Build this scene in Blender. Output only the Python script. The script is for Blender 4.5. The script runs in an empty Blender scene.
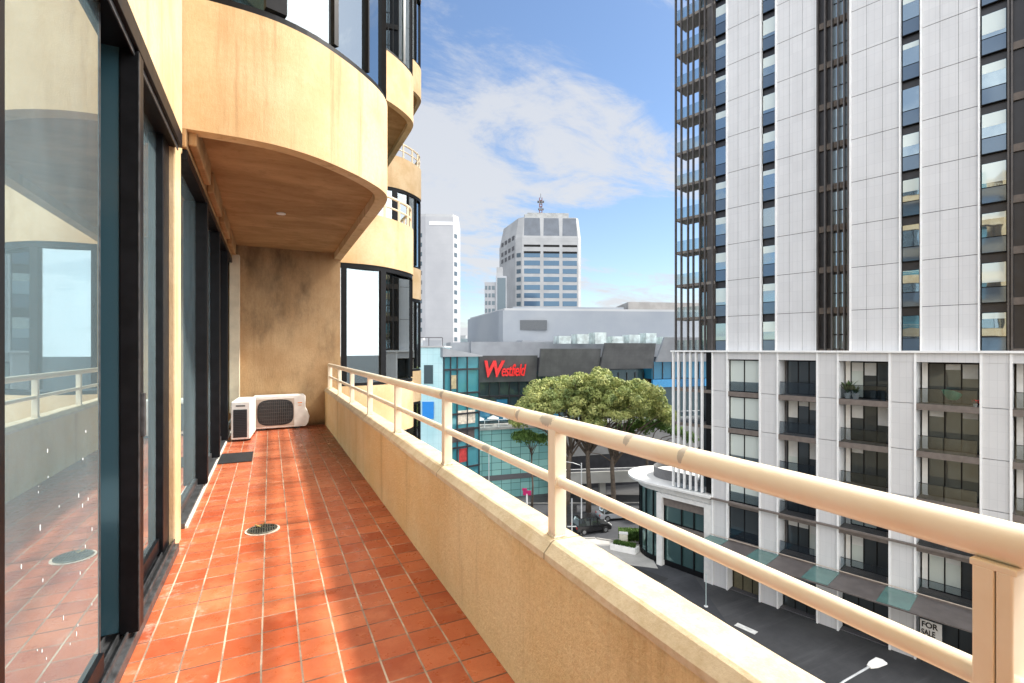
import bpy, math, random
from mathutils import Vector, Matrix
random.seed(7)
sc = bpy.context.scene
R = math.radians
YAW = R(26.28)
CY, SY = math.cos(YAW), math.sin(YAW)
EYE = 1.35          # eye height over the terrace floor
GZ = EYE - 20.4     # street level

# ------------------------------------------------------------------ camera, sky, sun, exposure
cd = bpy.data.cameras.new('camera'); cam = bpy.data.objects.new('camera', cd)
sc.collection.objects.link(cam); sc.camera = cam
cam.location = (0, 0, EYE); cam.rotation_euler = (R(90), 0, -YAW)
cd.sensor_width = 36; cd.lens = 36 * 490 / 1024; cd.shift_y = 8 / 1024
cd.clip_start = 0.05; cd.clip_end = 4000

SUN = Vector((0.93, -0.08, 1.0)).normalized()
sd = bpy.data.lights.new('sun', 'SUN'); sd.energy = 3.3; sd.angle = R(5.0); sd.color = (1, .94, .85)
so = bpy.data.objects.new('sun', sd); sc.collection.objects.link(so)
so.rotation_euler = SUN.to_track_quat('Z', 'Y').to_euler(); so.location = (5, -5, 60)

w = bpy.data.worlds.new('World'); sc.world = w; w.use_nodes = True
nt = w.node_tree; N = nt.nodes; L = nt.links; N.clear()
out = N.new('ShaderNodeOutputWorld'); bg = N.new('ShaderNodeBackground'); bg.inputs['Strength'].default_value = .083
sky = N.new('ShaderNodeTexSky'); sky.sky_type = 'NISHITA'; sky.sun_disc = False
sky.sun_elevation = math.asin(SUN.z); sky.sun_rotation = math.atan2(SUN.x, SUN.y)
sky.air_density = 1.1; sky.dust_density = .05; sky.ozone_density = 4.5
tc = N.new('ShaderNodeTexCoord'); sep = N.new('ShaderNodeSeparateXYZ'); L.new(tc.outputs['Generated'], sep.inputs[0])
def wm(op, a, b=None, c=None):
    n = N.new('ShaderNodeMath'); n.operation = op
    for i, v in enumerate((a, b, c)):
        if v is None: continue
        if isinstance(v, (int, float)): n.inputs[i].default_value = v
        else: L.new(v, n.inputs[i])
    return n.outputs[0]
zz = wm('MAXIMUM', sep.outputs[2], .0); zd = wm('ADD', zz, .18)
cmb = N.new('ShaderNodeCombineXYZ'); L.new(wm('DIVIDE', sep.outputs[0], zd), cmb.inputs[0]); L.new(wm('DIVIDE', sep.outputs[1], zd), cmb.inputs[1])
def wnoise(scale, detail, rough, dist, off):
    m = N.new('ShaderNodeMapping'); m.inputs['Location'].default_value = off; m.inputs['Rotation'].default_value = (0, 0, R(35)); m.inputs['Scale'].default_value = (.75, 1.35, 1)
    L.new(cmb.outputs[0], m.inputs[0]); n = N.new('ShaderNodeTexNoise'); n.inputs['Scale'].default_value = scale; n.inputs['Detail'].default_value = detail
    n.inputs['Roughness'].default_value = rough; n.inputs['Distortion'].default_value = dist; L.new(m.outputs[0], n.inputs['Vector']); return n.outputs['Fac']
c1 = wnoise(.8, 10, .62, .5, (3.1, 1.7, 0)); c2 = wnoise(2.6, 12, .68, .9, (8, 2, 0))
cs = wm('ADD', wm('MULTIPLY', c1, .68), wm('MULTIPLY', c2, .32))
mr = N.new('ShaderNodeMapRange'); mr.interpolation_type = 'SMOOTHSTEP'; L.new(cs, mr.inputs[0])
mr.inputs['From Min'].default_value = .455; mr.inputs['From Max'].default_value = .565; mr.inputs['To Min'].default_value = .04; mr.inputs['To Max'].default_value = .92
low = wm('POWER', wm('SUBTRACT', 1.0, zz), 3.0)          # more veil low in the sky
fac = wm('ADD', wm('MULTIPLY', mr.outputs[0], .9), wm('MULTIPLY', low, .22))
mx = N.new('ShaderNodeMix'); mx.data_type = 'RGBA'; L.new(sky.outputs[0], mx.inputs['A']); 
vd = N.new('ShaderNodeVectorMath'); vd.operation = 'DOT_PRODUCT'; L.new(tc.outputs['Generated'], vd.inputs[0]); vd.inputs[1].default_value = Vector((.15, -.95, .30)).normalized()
gl_ = N.new('ShaderNodeMapRange'); gl_.interpolation_type = 'SMOOTHSTEP'; L.new(vd.outputs['Value'], gl_.inputs[0])      # thicker, brighter clouds added out of view behind the camera, to fill the shade
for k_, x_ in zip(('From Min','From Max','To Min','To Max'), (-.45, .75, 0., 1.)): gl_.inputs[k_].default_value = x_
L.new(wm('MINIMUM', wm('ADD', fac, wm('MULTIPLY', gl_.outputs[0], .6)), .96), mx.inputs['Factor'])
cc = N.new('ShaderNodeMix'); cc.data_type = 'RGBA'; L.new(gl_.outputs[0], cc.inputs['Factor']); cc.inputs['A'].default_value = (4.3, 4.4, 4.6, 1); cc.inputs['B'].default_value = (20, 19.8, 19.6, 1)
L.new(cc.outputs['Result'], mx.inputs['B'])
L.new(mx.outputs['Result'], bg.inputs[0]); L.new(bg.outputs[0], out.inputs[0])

sc.view_settings.view_transform = 'Standard'; sc.view_settings.look = 'None'
sc.view_settings.exposure = 1.13; sc.view_settings.gamma = 1
cy = sc.cycles
cy.use_denoising = True; cy.max_bounces = 8; cy.diffuse_bounces = 4; cy.glossy_bounces = 5; cy.transparent_max_bounces = 12
cy.blur_glossy = .35; cy.caustics_reflective = True; cy.caustics_refractive = False; cy.sample_clamp_indirect = 6

# ------------------------------------------------------------------ helpers
def W(X, Z):
    """survey frame (metres right of / ahead of the eye) to world xy"""
    return (X * CY + Z * SY, -X * SY + Z * CY)

class MB:
    def __init__(s): s.v = []; s.f = []
    def quad(s, a, b, c, d):
        i = len(s.v); s.v += [a, b, c, d]; s.f.append((i, i+1, i+2, i+3)); return s
    def box(s, x0, x1, y0, y1, z0, z1):
        i = len(s.v)
        s.v += [(x0,y0,z0),(x1,y0,z0),(x1,y1,z0),(x0,y1,z0),(x0,y0,z1),(x1,y0,z1),(x1,y1,z1),(x0,y1,z1)]
        s.f += [tuple(i+k for k in q) for q in ((0,3,2,1),(4,5,6,7),(0,1,5,4),(1,2,6,5),(2,3,7,6),(3,0,4,7))]; return s
    def prism(s, pts, z0, z1, z1f=None):
        """closed outline (ccw) extruded from z0 to z1"""
        n = len(pts); i = len(s.v)
        s.v += [(p[0], p[1], z0) for p in pts] + [(p[0], p[1], z1 if z1f is None else z1f(p)) for p in pts]
        s.f.append(tuple(i+k for k in reversed(range(n)))); s.f.append(tuple(i+n+k for k in range(n)))
        for k in range(n):
            m = (k+1) % n; s.f.append((i+k, i+m, i+n+m, i+n+k))
        return s
    def ribbon(s, a, b, z0, z1):
        """solid strip between two open outlines a (outer) and b (inner), z0..z1"""
        n = len(a); i = len(s.v)
        for p, q in zip(a, b): s.v += [(p[0],p[1],z0),(q[0],q[1],z0),(q[0],q[1],z1),(p[0],p[1],z1)]
        for k in range(n-1):
            o = i+4*k; q = o+4
            for e in range(4): s.f.append((o+e, o+(e+1)%4, q+(e+1)%4, q+e))
        s.f.append((i, i+3, i+2, i+1)); o = i+4*(n-1); s.f.append((o, o+1, o+2, o+3)); return s
    def tube(s, pts, r, seg=12, cap=True):
        pts = [Vector(p) for p in pts]; rs = r if isinstance(r, (list, tuple)) else [r]*len(pts)
        i = len(s.v); up = None
        for k, p in enumerate(pts):
            t = (pts[min(k+1, len(pts)-1)] - pts[max(k-1, 0)]).normalized()
            if up is None: up = Vector((0,0,1)) if abs(t.z) < .9 else Vector((1,0,0))
            a = t.cross(up).normalized(); b = a.cross(t).normalized(); up = b
            for j in range(seg):
                an = 2*math.pi*j/seg; s.v.append(tuple(p + a*math.cos(an)*rs[k] + b*math.sin(an)*rs[k]))
        for k in range(len(pts)-1):
            for j in range(seg):
                m = (j+1) % seg; o = i+k*seg; s.f.append((o+j, o+m, o+seg+m, o+seg+j))
        if cap:
            s.f.append(tuple(i+j for j in reversed(range(seg)))); o = i+(len(pts)-1)*seg; s.f.append(tuple(o+j for j in range(seg)))
        return s
    def rot(s, ang, c=(0,0), start=0):
        ca, sa = math.cos(ang), math.sin(ang)
        for k in range(start, len(s.v)):
            x, y, z = s.v[k]; x -= c[0]; y -= c[1]; s.v[k] = (c[0]+x*ca-y*sa, c[1]+x*sa+y*ca, z)
        return s
    def build(s, name, mat, parent=None, smooth=False, bevel=0, seg=2):
        me = bpy.data.meshes.new(name); me.from_pydata(s.v, [], s.f); me.materials.append(mat)
        if smooth:
            for p in me.polygons: p.use_smooth = True
        o = bpy.data.objects.new(name, me); sc.collection.objects.link(o)
        if smooth == 'auto':
            try: me.set_sharp_from_angle(angle=R(35))
            except Exception: pass
        if parent: o.parent = parent
        if bevel:
            m = o.modifiers.new('bevel', 'BEVEL'); m.width = bevel; m.segments = seg; m.limit_method = 'ANGLE'; m.angle_limit = R(40)
        return o

def tag(o, label=None, cat=None, group=None, kind=None):
    if label: o['label'] = label
    if cat: o['category'] = cat
    if group: o['group'] = group
    if kind: o['kind'] = kind
    return o
def thing(name, label, cat, loc=(0,0,0), rz=0, group=None):
    o = bpy.data.objects.new(name, None); sc.collection.objects.link(o); o.empty_display_size = .3
    o.location = loc; o.rotation_euler = (0, 0, rz); return tag(o, label, cat, group)
def B(*a): return MB().box(*a)

class M:
    """small node material builder"""
    def __init__(s, name, col=(.5,.5,.5), rough=.6, metal=0, spec=.5):
        s.m = bpy.data.materials.new(name); s.m.use_nodes = True; s.n = s.m.node_tree.nodes; s.l = s.m.node_tree.links
        s.b = s.n['Principled BSDF']; s.out = s.n['Material Output']
        s.b.inputs['Base Color'].default_value = (*col, 1); s.b.inputs['Roughness'].default_value = rough
        s.b.inputs['Metallic'].default_value = metal; s.b.inputs['Specular IOR Level'].default_value = spec
        s.tc = s.n.new('ShaderNodeTexCoord'); s.obj = s.tc.outputs['Object']
    def math(s, op, a, b=None, c=None, clamp=False):
        n = s.n.new('ShaderNodeMath'); n.operation = op; n.use_clamp = clamp
        for i, v in enumerate((a, b, c)):
            if v is None: continue
            if isinstance(v, (int, float)): n.inputs[i].default_value = v
            else: s.l.new(v, n.inputs[i])
        return n.outputs[0]
    def xyz(s):
        n = s.n.new('ShaderNodeSeparateXYZ'); s.l.new(s.obj, n.inputs[0]); return n.outputs
    def comb(s, x, y, z=0.):
        n = s.n.new('ShaderNodeCombineXYZ')
        for i, v in enumerate((x, y, z)):
            if isinstance(v, (int, float)): n.inputs[i].default_value = v
            else: s.l.new(v, n.inputs[i])
        return n.outputs[0]
    def noise(s, scale, detail=4, rough=.55, stretch=(1,1,1), off=(0,0,0), vec=None, dist=0):
        mp = s.n.new('ShaderNodeMapping'); mp.inputs['Scale'].default_value = stretch; mp.inputs['Location'].default_value = off
        s.l.new(vec or s.obj, mp.inputs[0]); n = s.n.new('ShaderNodeTexNoise'); n.inputs['Scale'].default_value = scale
        n.inputs['Detail'].default_value = detail; n.inputs['Roughness'].default_value = rough; n.inputs['Distortion'].default_value = dist
        s.l.new(mp.outputs[0], n.inputs['Vector']); return n.outputs['Fac']
    def white(s, vec):
        n = s.n.new('ShaderNodeTexWhiteNoise'); n.noise_dimensions = '3D'; s.l.new(vec, n.inputs['Vector']); return n.outputs['Value']
    def rng(s, v, a, b, c=0., d=1., smooth=True):
        n = s.n.new('ShaderNodeMapRange'); s.l.new(v, n.inputs[0]); n.interpolation_type = 'SMOOTHSTEP' if smooth else 'LINEAR'
        for k, x in zip(('From Min','From Max','To Min','To Max'), (a, b, c, d)): n.inputs[k].default_value = x
        return n.outputs[0]
    def mix(s, f, a, b):
        n = s.n.new('ShaderNodeMix'); n.data_type = 'RGBA'
        for k, v in (('Factor', f), ('A', a), ('B', b)):
            if isinstance(v, tuple): n.inputs[k].default_value = (*v[:3], 1)
            elif isinstance(v, (int, float)): n.inputs[k].default_value = v
            else: s.l.new(v, n.inputs[k])
        return n.outputs['Result']
    def color(s, c): s.l.new(c, s.b.inputs['Base Color']); return s
    def rough(s, r): s.l.new(r, s.b.inputs['Roughness']); return s
    def bump(s, h, strength=.3, dist=.01):
        n = s.n.new('ShaderNodeBump'); n.inputs['Strength'].default_value = strength; n.inputs['Distance'].default_value = dist
        s.l.new(h, n.inputs['Height']); s.l.new(n.outputs[0], s.b.inputs['Normal']); s.bn = n; return s
    def line(s, v, period, width, off=0.):
        """1 on thin lines every period"""
        f = s.math('FRACT', s.math('ADD', s.math('DIVIDE', v, period), off + width/period/2 + 100))
        return s.math('LESS_THAN', f, width/period)

def plain(name, col, rough=.6, metal=0, var=.12, sc_=6, spec=.5, bumps=0):
    m = M(name, col, rough, metal, spec)
    if var:
        n = m.noise(sc_, 5); f = m.rng(n, .3, .7)
        m.color(m.mix(f, tuple(c*(1-var) for c in col), tuple(min(1, c*(1+var)) for c in col)))
        m.rough(m.rng(n, .2, .8, rough*.85, min(1, rough*1.15), False))
    if bumps: m.bump(m.noise(140, 4), bumps, .004)
    return m.m

# cream painted render of our building
def stucco(name, lo, hi, streak=.5, stain=(.30,.17,.075), fine=95, strength=.5, dirt=None):
    m = M(name, hi, .88, 0, .25)
    big = m.noise(1.3, 5, .6); c = m.mix(m.rng(big, .35, .68), lo, hi)
    st = m.noise(1.0, 6, .65, (5.5, 5.5, .35), (2, 7, 0)); c = m.mix(m.math('MULTIPLY', m.rng(st, .52, .74), streak), c, stain)
    mot = m.noise(28, 5, .7); c = m.mix(m.rng(mot, .35, .75, 0, .28), c, tuple(x*.72 for x in lo))
    if dirt:
        d = dirt(m); c = m.mix(d, c, (.075, .055, .035))
    m.color(c)
    if name == 'parapet_render':
        pk = m.noise(150, 3, .7, (1,1,.6)); c = m.mix(m.rng(pk, .42, .68, 0, .28), c, (.50,.29,.11)); m.color(c)
    h = m.math('ADD', m.noise(fine, 6, .7), m.math('MULTIPLY', m.noise(fine*.5, 3, .6, (1, 1, .25)), .8)); m.bump(h, strength, .012 if name == 'parapet_render' else .006)
    return m.m
LO, HI = (.61,.42,.225), (.73,.55,.34)
m_stucco = stucco('cream_render', LO, HI, .62)
m_far = stucco('cream_render_far', LO, HI, .25, fine=40, strength=.2)
m_parapet = stucco('parapet_render', (.78,.54,.255), (.86,.66,.37), .5, fine=55, strength=.9)
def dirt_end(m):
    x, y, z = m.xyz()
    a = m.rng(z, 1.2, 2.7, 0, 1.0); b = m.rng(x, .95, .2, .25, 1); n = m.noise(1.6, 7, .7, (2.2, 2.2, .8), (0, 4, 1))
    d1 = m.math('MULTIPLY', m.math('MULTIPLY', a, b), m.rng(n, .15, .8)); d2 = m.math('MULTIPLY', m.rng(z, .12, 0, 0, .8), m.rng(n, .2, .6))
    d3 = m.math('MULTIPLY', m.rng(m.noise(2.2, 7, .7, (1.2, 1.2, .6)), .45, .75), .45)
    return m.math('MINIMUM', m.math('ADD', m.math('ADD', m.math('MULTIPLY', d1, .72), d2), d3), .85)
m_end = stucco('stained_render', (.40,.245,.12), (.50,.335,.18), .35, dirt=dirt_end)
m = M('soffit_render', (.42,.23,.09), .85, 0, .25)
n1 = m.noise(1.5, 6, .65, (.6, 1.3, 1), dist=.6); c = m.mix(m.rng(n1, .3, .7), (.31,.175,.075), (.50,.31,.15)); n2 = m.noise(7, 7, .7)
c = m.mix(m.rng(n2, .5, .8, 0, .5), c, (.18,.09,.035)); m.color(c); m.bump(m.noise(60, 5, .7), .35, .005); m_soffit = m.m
m = M('parapet_cap', (.78,.62,.42), .75, 0, .3)
n1 = m.noise(9, 7, .75); c = m.mix(m.rng(n1, .38, .66), (.70,.575,.40), (.58,.45,.28)); n2 = m.noise(60, 5, .7)
c = m.mix(m.rng(n2, .55, .8, 0, .5), c, (.42,.28,.15)); x, y, z = m.xyz()
j = m.line(y, 1.275, .007, -.20); c = m.mix(m.math('MULTIPLY', j, .7), c, (.10,.06,.03))
vo = m.n.new('ShaderNodeTexVoronoi'); vo.inputs['Scale'].default_value = 9; m.l.new(m.obj, vo.inputs['Vector'])
c = m.mix(m.math('LESS_THAN', vo.outputs['Distance'], .045), c, (.06,.045,.03)); m.color(c); m.bump(m.math('ADD', m.noise(45, 5, .7), m.noise(6, 3)), .5, .006); m_cap = m.m

# terracotta tiles
m = M('terracotta_tiles', (.5,.15,.06), .42, 0, .5)
T = .1545; x, y, z = m.xyz()
wob = m.math('MULTIPLY', m.math('SUBTRACT', m.noise(4, 3), .5), .006); xs = m.math('ADD', x, wob); ys = m.math('ADD', y, wob)
gx = m.line(xs, T, .0080, .497/T); gy = m.line(ys, T, .0082, .05)
cell = m.comb(m.math('FLOOR', m.math('ADD', m.math('DIVIDE', xs, T), .497/T+100)), m.math('FLOOR', m.math('ADD', m.math('DIVIDE', ys, T), .05+100)))
rv = m.white(cell); c = m.mix(rv, (.36,.066,.022), (.56,.145,.056))
n1 = m.noise(2.2, 6, .7); c = m.mix(m.rng(n1, .4, .75, 0, .55), c, (.72,.26,.12)); n2 = m.noise(90, 6, .75)
c = m.mix(m.rng(n2, .4, .8, 0, .4), c, (.30,.07,.03))
n3 = m.noise(5, 8, .75, off=(3, 3, 0)); eff = m.math('MULTIPLY', m.rng(n3, .54, .72), m.rng(x, .15, -.6, .08, .85)); c = m.mix(m.math('MULTIPLY', eff, .7), c, (.72,.56,.45))
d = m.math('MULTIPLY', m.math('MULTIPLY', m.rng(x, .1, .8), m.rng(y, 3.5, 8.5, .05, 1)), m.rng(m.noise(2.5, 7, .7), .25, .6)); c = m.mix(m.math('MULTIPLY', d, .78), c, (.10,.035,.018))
gn = m.noise(3, 5, .7, off=(9, 1, 0)); gc = m.mix(m.rng(gn, .38, .62), (.25,.16,.11), (.55,.42,.30)); gc2 = m.mix(m.rng(gn, .40, .75), (.13,.06,.035), (.60,.36,.25))
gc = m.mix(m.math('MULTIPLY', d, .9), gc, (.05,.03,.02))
c = m.mix(gy, c, gc2); c = m.mix(gx, c, gc); m.color(c)
g = m.math('MAXIMUM', gx, gy); m.rough(m.math('ADD', m.rng(m.noise(14, 5), .3, .7, .24, .50), m.math('MULTIPLY', g, .4)))
m.bump(m.math('SUBTRACT', m.math('ADD', m.math('MULTIPLY', n2, .25), m.math('MULTIPLY', rv, .15)), g), .55, .004); m_tile = m.m

# railing paint with scuffs
m = M('railing_paint', (.80,.62,.40), .32, 0, .5)
x, y, z = m.xyz(); c = m.mix(m.rng(m.noise(5, 5), .35, .7), (.90,.80,.63), (.84,.72,.53)); msk = None
for (py, ph, rr) in ((1.60, 1.09, .05), (1.137, 1.095, .016), (.925, 1.09, .012), (1.84, 1.08, .014), (2.86, 1.08, .03), (2.2, .865, .05)):
    dy = m.math('DIVIDE', m.math('ABSOLUTE', m.math('SUBTRACT', y, py)), rr); dz = m.math('DIVIDE', m.math('ABSOLUTE', m.math('SUBTRACT', z, ph)), .03)
    dd = m.math('ADD', m.math('POWER', dy, 2.), m.math('POWER', dz, 2.)); dd = m.math('ADD', dd, m.math('MULTIPLY', m.math('SUBTRACT', m.noise(80, 5, .8), .5), 2.6))
    k = m.math('LESS_THAN', dd, .8); msk = k if msk is None else m.math('MAXIMUM', msk, k)
c = m.mix(m.math('MULTIPLY', msk, .8), c, (.42,.38,.33))
gr_ = m.math('MULTIPLY', m.rng(z, .70, .645), m.rng(m.noise(60, 6, .75), .35, .6)); c = m.mix(m.math('MULTIPLY', gr_, .7), c, (.20,.12,.06))
ch_ = m.rng(m.noise(24, 6, .8), .70, .74); c = m.mix(m.math('MULTIPLY', ch_, .6), c, (.40,.32,.24)); m.color(c); m.bump(m.noise(90, 3), .12, .002); m_rail = m.m

m_black = plain('black_aluminium', (.006,.0065,.008), .45, 0, .3, 12, spec=.18)
m_track = plain('track_aluminium', (.07,.072,.075), .4, .3, .4, 18)
m_sill = plain('bronze_sill', (.12,.10,.08), .45, 0, .3, 20)
m_whiteline = plain('white_threshold', (.70,.68,.62), .6, 0, .2, 20)
m_room = plain('room_wall', (.22,.27,.29), .9, 0, .1)
m_curtain = plain('curtain_cloth', (.62,.55,.45), .9, 0, .12, 8)
m_acw = plain('white_plastic', (.80,.78,.72), .45, 0, .06, 10)
m_acg = plain('dark_grille', (.02,.022,.025), .5, 0, .2)
m_acp = plain('beige_shroud', (.50,.42,.34), .5, 0, .1)
m_logo = plain('orange_mark', (.75,.28,.08), .5, 0, 0)
m_copper = plain('pipe_lagging', (.28,.27,.25), .7, 0, .2)
m_grate = plain('drain_metal', (.16,.17,.14), .4, .6, .4, 40)
m_dark = plain('dark_void', (.006,.006,.006), .9, 0, 0)
m_mat = plain('black_rubber', (.015,.016,.018), .7, 0, .4, 30, bumps=.5)

def glassmat(name, tint, refl, gloss_tint=(.9,.96,1), rough=.01, base=None, wav=0, fr=.8, haze=0):
    """window glass: reflective layer over a see-through (base None) or an opaque dark layer"""
    m = M(name, base or (.02,.02,.02), .5); g = m.n.new('ShaderNodeBsdfGlossy'); g.inputs['Color'].default_value = (*gloss_tint, 1); g.inputs['Roughness'].default_value = rough
    lw = m.n.new('ShaderNodeLayerWeight'); lw.inputs['Blend'].default_value = .35
    f = m.math('ADD', m.math('MULTIPLY', lw.outputs['Fresnel'], fr), refl, clamp=True)
    mx = m.n.new('ShaderNodeMixShader'); m.l.new(f, mx.inputs[0])
    if base is None:
        t = m.n.new('ShaderNodeBsdfTransparent'); t.inputs['Color'].default_value = (*tint, 1); m.l.new(t.outputs[0], mx.inputs[1])
    else: m.l.new(m.b.outputs[0], mx.inputs[1])
    if wav:
        b = m.n.new('ShaderNodeBump'); b.inputs['Strength'].default_value = wav; b.inputs['Distance'].default_value = .02
        m.l.new(m.noise(.6, 2), b.inputs['Height']); m.l.new(b.outputs[0], g.inputs['Normal'])
    m.l.new(g.outputs[0], mx.inputs[2])
    if haze:
        d_ = m.n.new('ShaderNodeBsdfDiffuse'); d_.inputs['Color'].default_value = (.55,.74,.80,1); m2 = m.n.new('ShaderNodeMixShader'); m.l.new(m.rng(m.noise(1.2, 5, .6, (1,1,.4)), .3, .7, haze*.7, haze*1.3), m2.inputs[0])
        m.l.new(mx.outputs[0], m2.inputs[1]); m.l.new(d_.outputs[0], m2.inputs[2]); mx = m2
    m.l.new(mx.outputs[0], m.out.inputs[0]); return m.m
m_door = glassmat('door_glass', (.60,.76,.80), .36, (.80,.95,1.0), haze=.115)
m_bayglass = glassmat('bay_glass', (.5,.62,.66), .32, (.88,.97,1.0), base=None)
m_towerglass = glassmat('tower_glass', (0,0,0), .34, (.72,.90,1.0), .02, (.010,.028,.045), .15)
m_towerlow = glassmat('tower_glass_low', (0,0,0), .12, (.55,.74,.95), .05, (.030,.055,.085), .15, .4)
m_blind = glassmat('glass_over_blind', (0,0,0), .14, (.8,.95,1), .03, (.58,.64,.60), fr=.3)
m_podglass = glassmat('podium_glass', (0,0,0), .07, (.62,.82,1), .02, (.020,.026,.028), .2, .05)
m_balglass = glassmat('balustrade_glass', (.66,.69,.71), .04, (.7,.85,1), fr=.15)
m_palebal = glassmat('pale_balustrade_glass', (.74,.80,.80), .06, (.85,.95,1), fr=.2)
m_teal = glassmat('turquoise_glass', (0,0,0), .12, (.6,.95,1), .05, (.03,.20,.25), .3)
m_blue = glassmat('blue_glass', (0,0,0), .12, (.5,.85,1), .05, (.01,.16,.30), .3)
m_darkteal = glassmat('dark_shop_glass', (0,0,0), .10, (.6,.9,1), .05, (.008,.030,.042), .5)
m_canglass = glassmat('canopy_glass', (.45,.72,.68), .08, (.8,1,1))

# tower cladding: fine ribs, faint joints
def cladding(name, col, ribs=.11, hz=.78):
    m = M(name, col, .5, 0, .4); x, y, z = m.xyz(); xy = m.math('ADD', x, y)
    c = m.mix(m.rng(m.noise(.7, 5, .6, (1, 1, .4)), .3, .7), tuple(v*.93 for v in col), col)
    l1 = m.line(xy, ribs*3, .022); l2 = m.line(z, hz, .022); l = m.math('MAXIMUM', m.math('MULTIPLY', l1, .9), m.math('MULTIPLY', l2, .8))
    c = m.mix(m.math('MULTIPLY', l, .24), c, (.25,.26,.28))
    cell = m.comb(m.math('FLOOR', m.math('DIVIDE', xy, ribs*9)), m.math('FLOOR', m.math('DIVIDE', z, hz))); c = m.mix(m.math('MULTIPLY', m.white(cell), .16), c, (.45,.46,.48))
    m.color(c); m.bump(l, -.3, .01); return m.m
m_clad = cladding('white_cladding', (.64,.65,.665)); m_podclad = cladding('podium_cladding', (.63,.635,.64), .12, 1.03)
m_whitefin = plain('white_metal_fin', (.82,.83,.83), .45, 0, .04, 2)
m_joint = plain('dark_joint', (.10,.10,.11), .8, 0, 0)  # dark grey of the joint backings, also used on other small dark parts
m_darkfin = plain('dark_bronze_fin', (.085,.078,.075), .4, .2, .15, 2)
m_spandrel = plain('dark_spandrel', (.025,.026,.032), .35, 0, .2, 1.5)
m_slab = plain('brown_slab_edge', (.16,.135,.12), .6, 0, .15, 3)
m_greywall = plain('grey_brown_wall', (.24,.225,.21), .75, 0, .12, 1.5)
m_whitewall = plain('white_painted_wall', (.72,.72,.70), .7, 0, .06, 2)
m_canopy = plain('canopy_metal', (.13,.115,.11), .5, .1, .15, 2)

# ------------------------------------------------------------------ ground, street
def asph(name, a, b):
    m = M(name, a, .9, 0, .3); n = m.noise(.25, 8, .65); c = m.mix(m.rng(n, .3, .7), a, b)
    s = m.noise(1, 6, .7, (.08, .9, 1), (5, 3, 0)); c = m.mix(m.rng(s, .5, .75, 0, .5), c, tuple(v*1.5 for v in b)); c = m.mix(m.rng(m.noise(20, 6, .8), .55, .85, 0, .4), c, (.16,.16,.16))
    m.color(c); m.bump(m.noise(50, 4), .3, .01); return m.m
m_ground = asph('ground_asphalt', (.055,.056,.06), (.085,.087,.09)); m_road = asph('road_asphalt', (.040,.042,.048), (.066,.069,.076))
m_pave = plain('pale_paving', (.40,.39,.37), .85, 0, .15, .8); m_paint = plain('road_paint', (.75,.75,.72), .7, 0, .15, 3)
m_conc = plain('concrete', (.36,.36,.34), .85, 0, .18, .5); m_kerb = plain('kerb_stone', (.33,.32,.30), .85, 0, .1, 2)
tag(B(-1500, 1500, -1500, 1500, -1, 0).build('ground', m_ground), kind='structure').location = (0, 0, GZ)
def sheet(name, pts, z, mat):
    v = [(*W(*p), GZ+z) for p in pts]; a = MB(); a.v = v; a.f = [tuple(range(len(v)))]
    o = a.build(name, mat)
    if o.data.polygons[0].normal.z < 0: o.data.flip_normals()
    return tag(o, kind='structure')
sheet('lane', [(3,14),(15,14),(16.5,46),(10,52),(-2,52),(-8,30)], .004, m_road)
sheet('road', [(-60,53),(40,53),(60,60),(60,66),(-60,64)], .008, m_road)
sheet('pavement', [(6.2,47.8),(13.6,45.6),(13.8,50.5),(9,53),(2,53)], .012, m_pave)
def kerb(name, a, b, wd=.18, h=.13):
    (x0,y0),(x1,y1) = W(*a), W(*b); L_ = math.hypot(x1-x0, y1-y0); o = B(0, L_, -wd/2, wd/2, 0, h).build(name, m_kerb, bevel=.02); o.location = (x0, y0, GZ); o.rotation_euler.z = math.atan2(y1-y0, x1-x0); return tag(o, kind='structure')
kerb('kerb', (2.2,52.6), (9,52.9)); kerb('kerb', (9.1,52.8), (13.8,50.6)); kerb('kerb', (-30,64.3), (30,65.3))
for (X, Z, l, w_, a) in ((17.1,35.8,1.5,.55,-.9),(3.5,57,3,.12,.05),(-3,57,3,.12,.05),(10,57.6,3,.12,.05),(16,58,3,.12,.05)):
    o = B(-l/2, l/2, -w_/2, w_/2, 0, .003).build('road_marking', m_paint); o.location = (*W(X, Z), GZ+.014); o.rotation_euler.z = a-YAW; tag(o, kind='structure')

m_patch = plain('asphalt_patch', (.030,.031,.034), .9, 0, .2, 4)
for (X, Z, l, w_, a) in ((15.6,30.5,4.5,1.1,-.85),(13.0,37,2.2,2.0,-.8),(12.4,44.5,3.4,1.0,-.8),(17.4,31.8,.9,.7,-.85)):
    o = B(-l/2, l/2, -w_/2, w_/2, 0, .002).build('asphalt_patch', m_patch); o.location = (*W(X, Z), GZ+.011); o.rotation_euler.z = a-YAW; tag(o, kind='structure')
for (X, Z, lab) in ((15.2,34.5,'round iron manhole cover in the dark lane below the parapet'),(12.5,42.0,'round iron manhole cover in the lane near the pavilion')):
    o = MB().tube([(0,0,0),(0,0,.006)], .34, 24).build('manhole_cover', plain('cast_iron', (.14,.13,.12), .6, .5, .3, 10)); o.location = (*W(X, Z), GZ+.014); tag(o, lab, 'manhole cover')
# ------------------------------------------------------------------ our building
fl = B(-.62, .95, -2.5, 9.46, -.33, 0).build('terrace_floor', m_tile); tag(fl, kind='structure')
apt = thing('apartment_building', 'cream rendered apartment block with curved stepping bays and the tiled balcony at its side', 'building')

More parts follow.
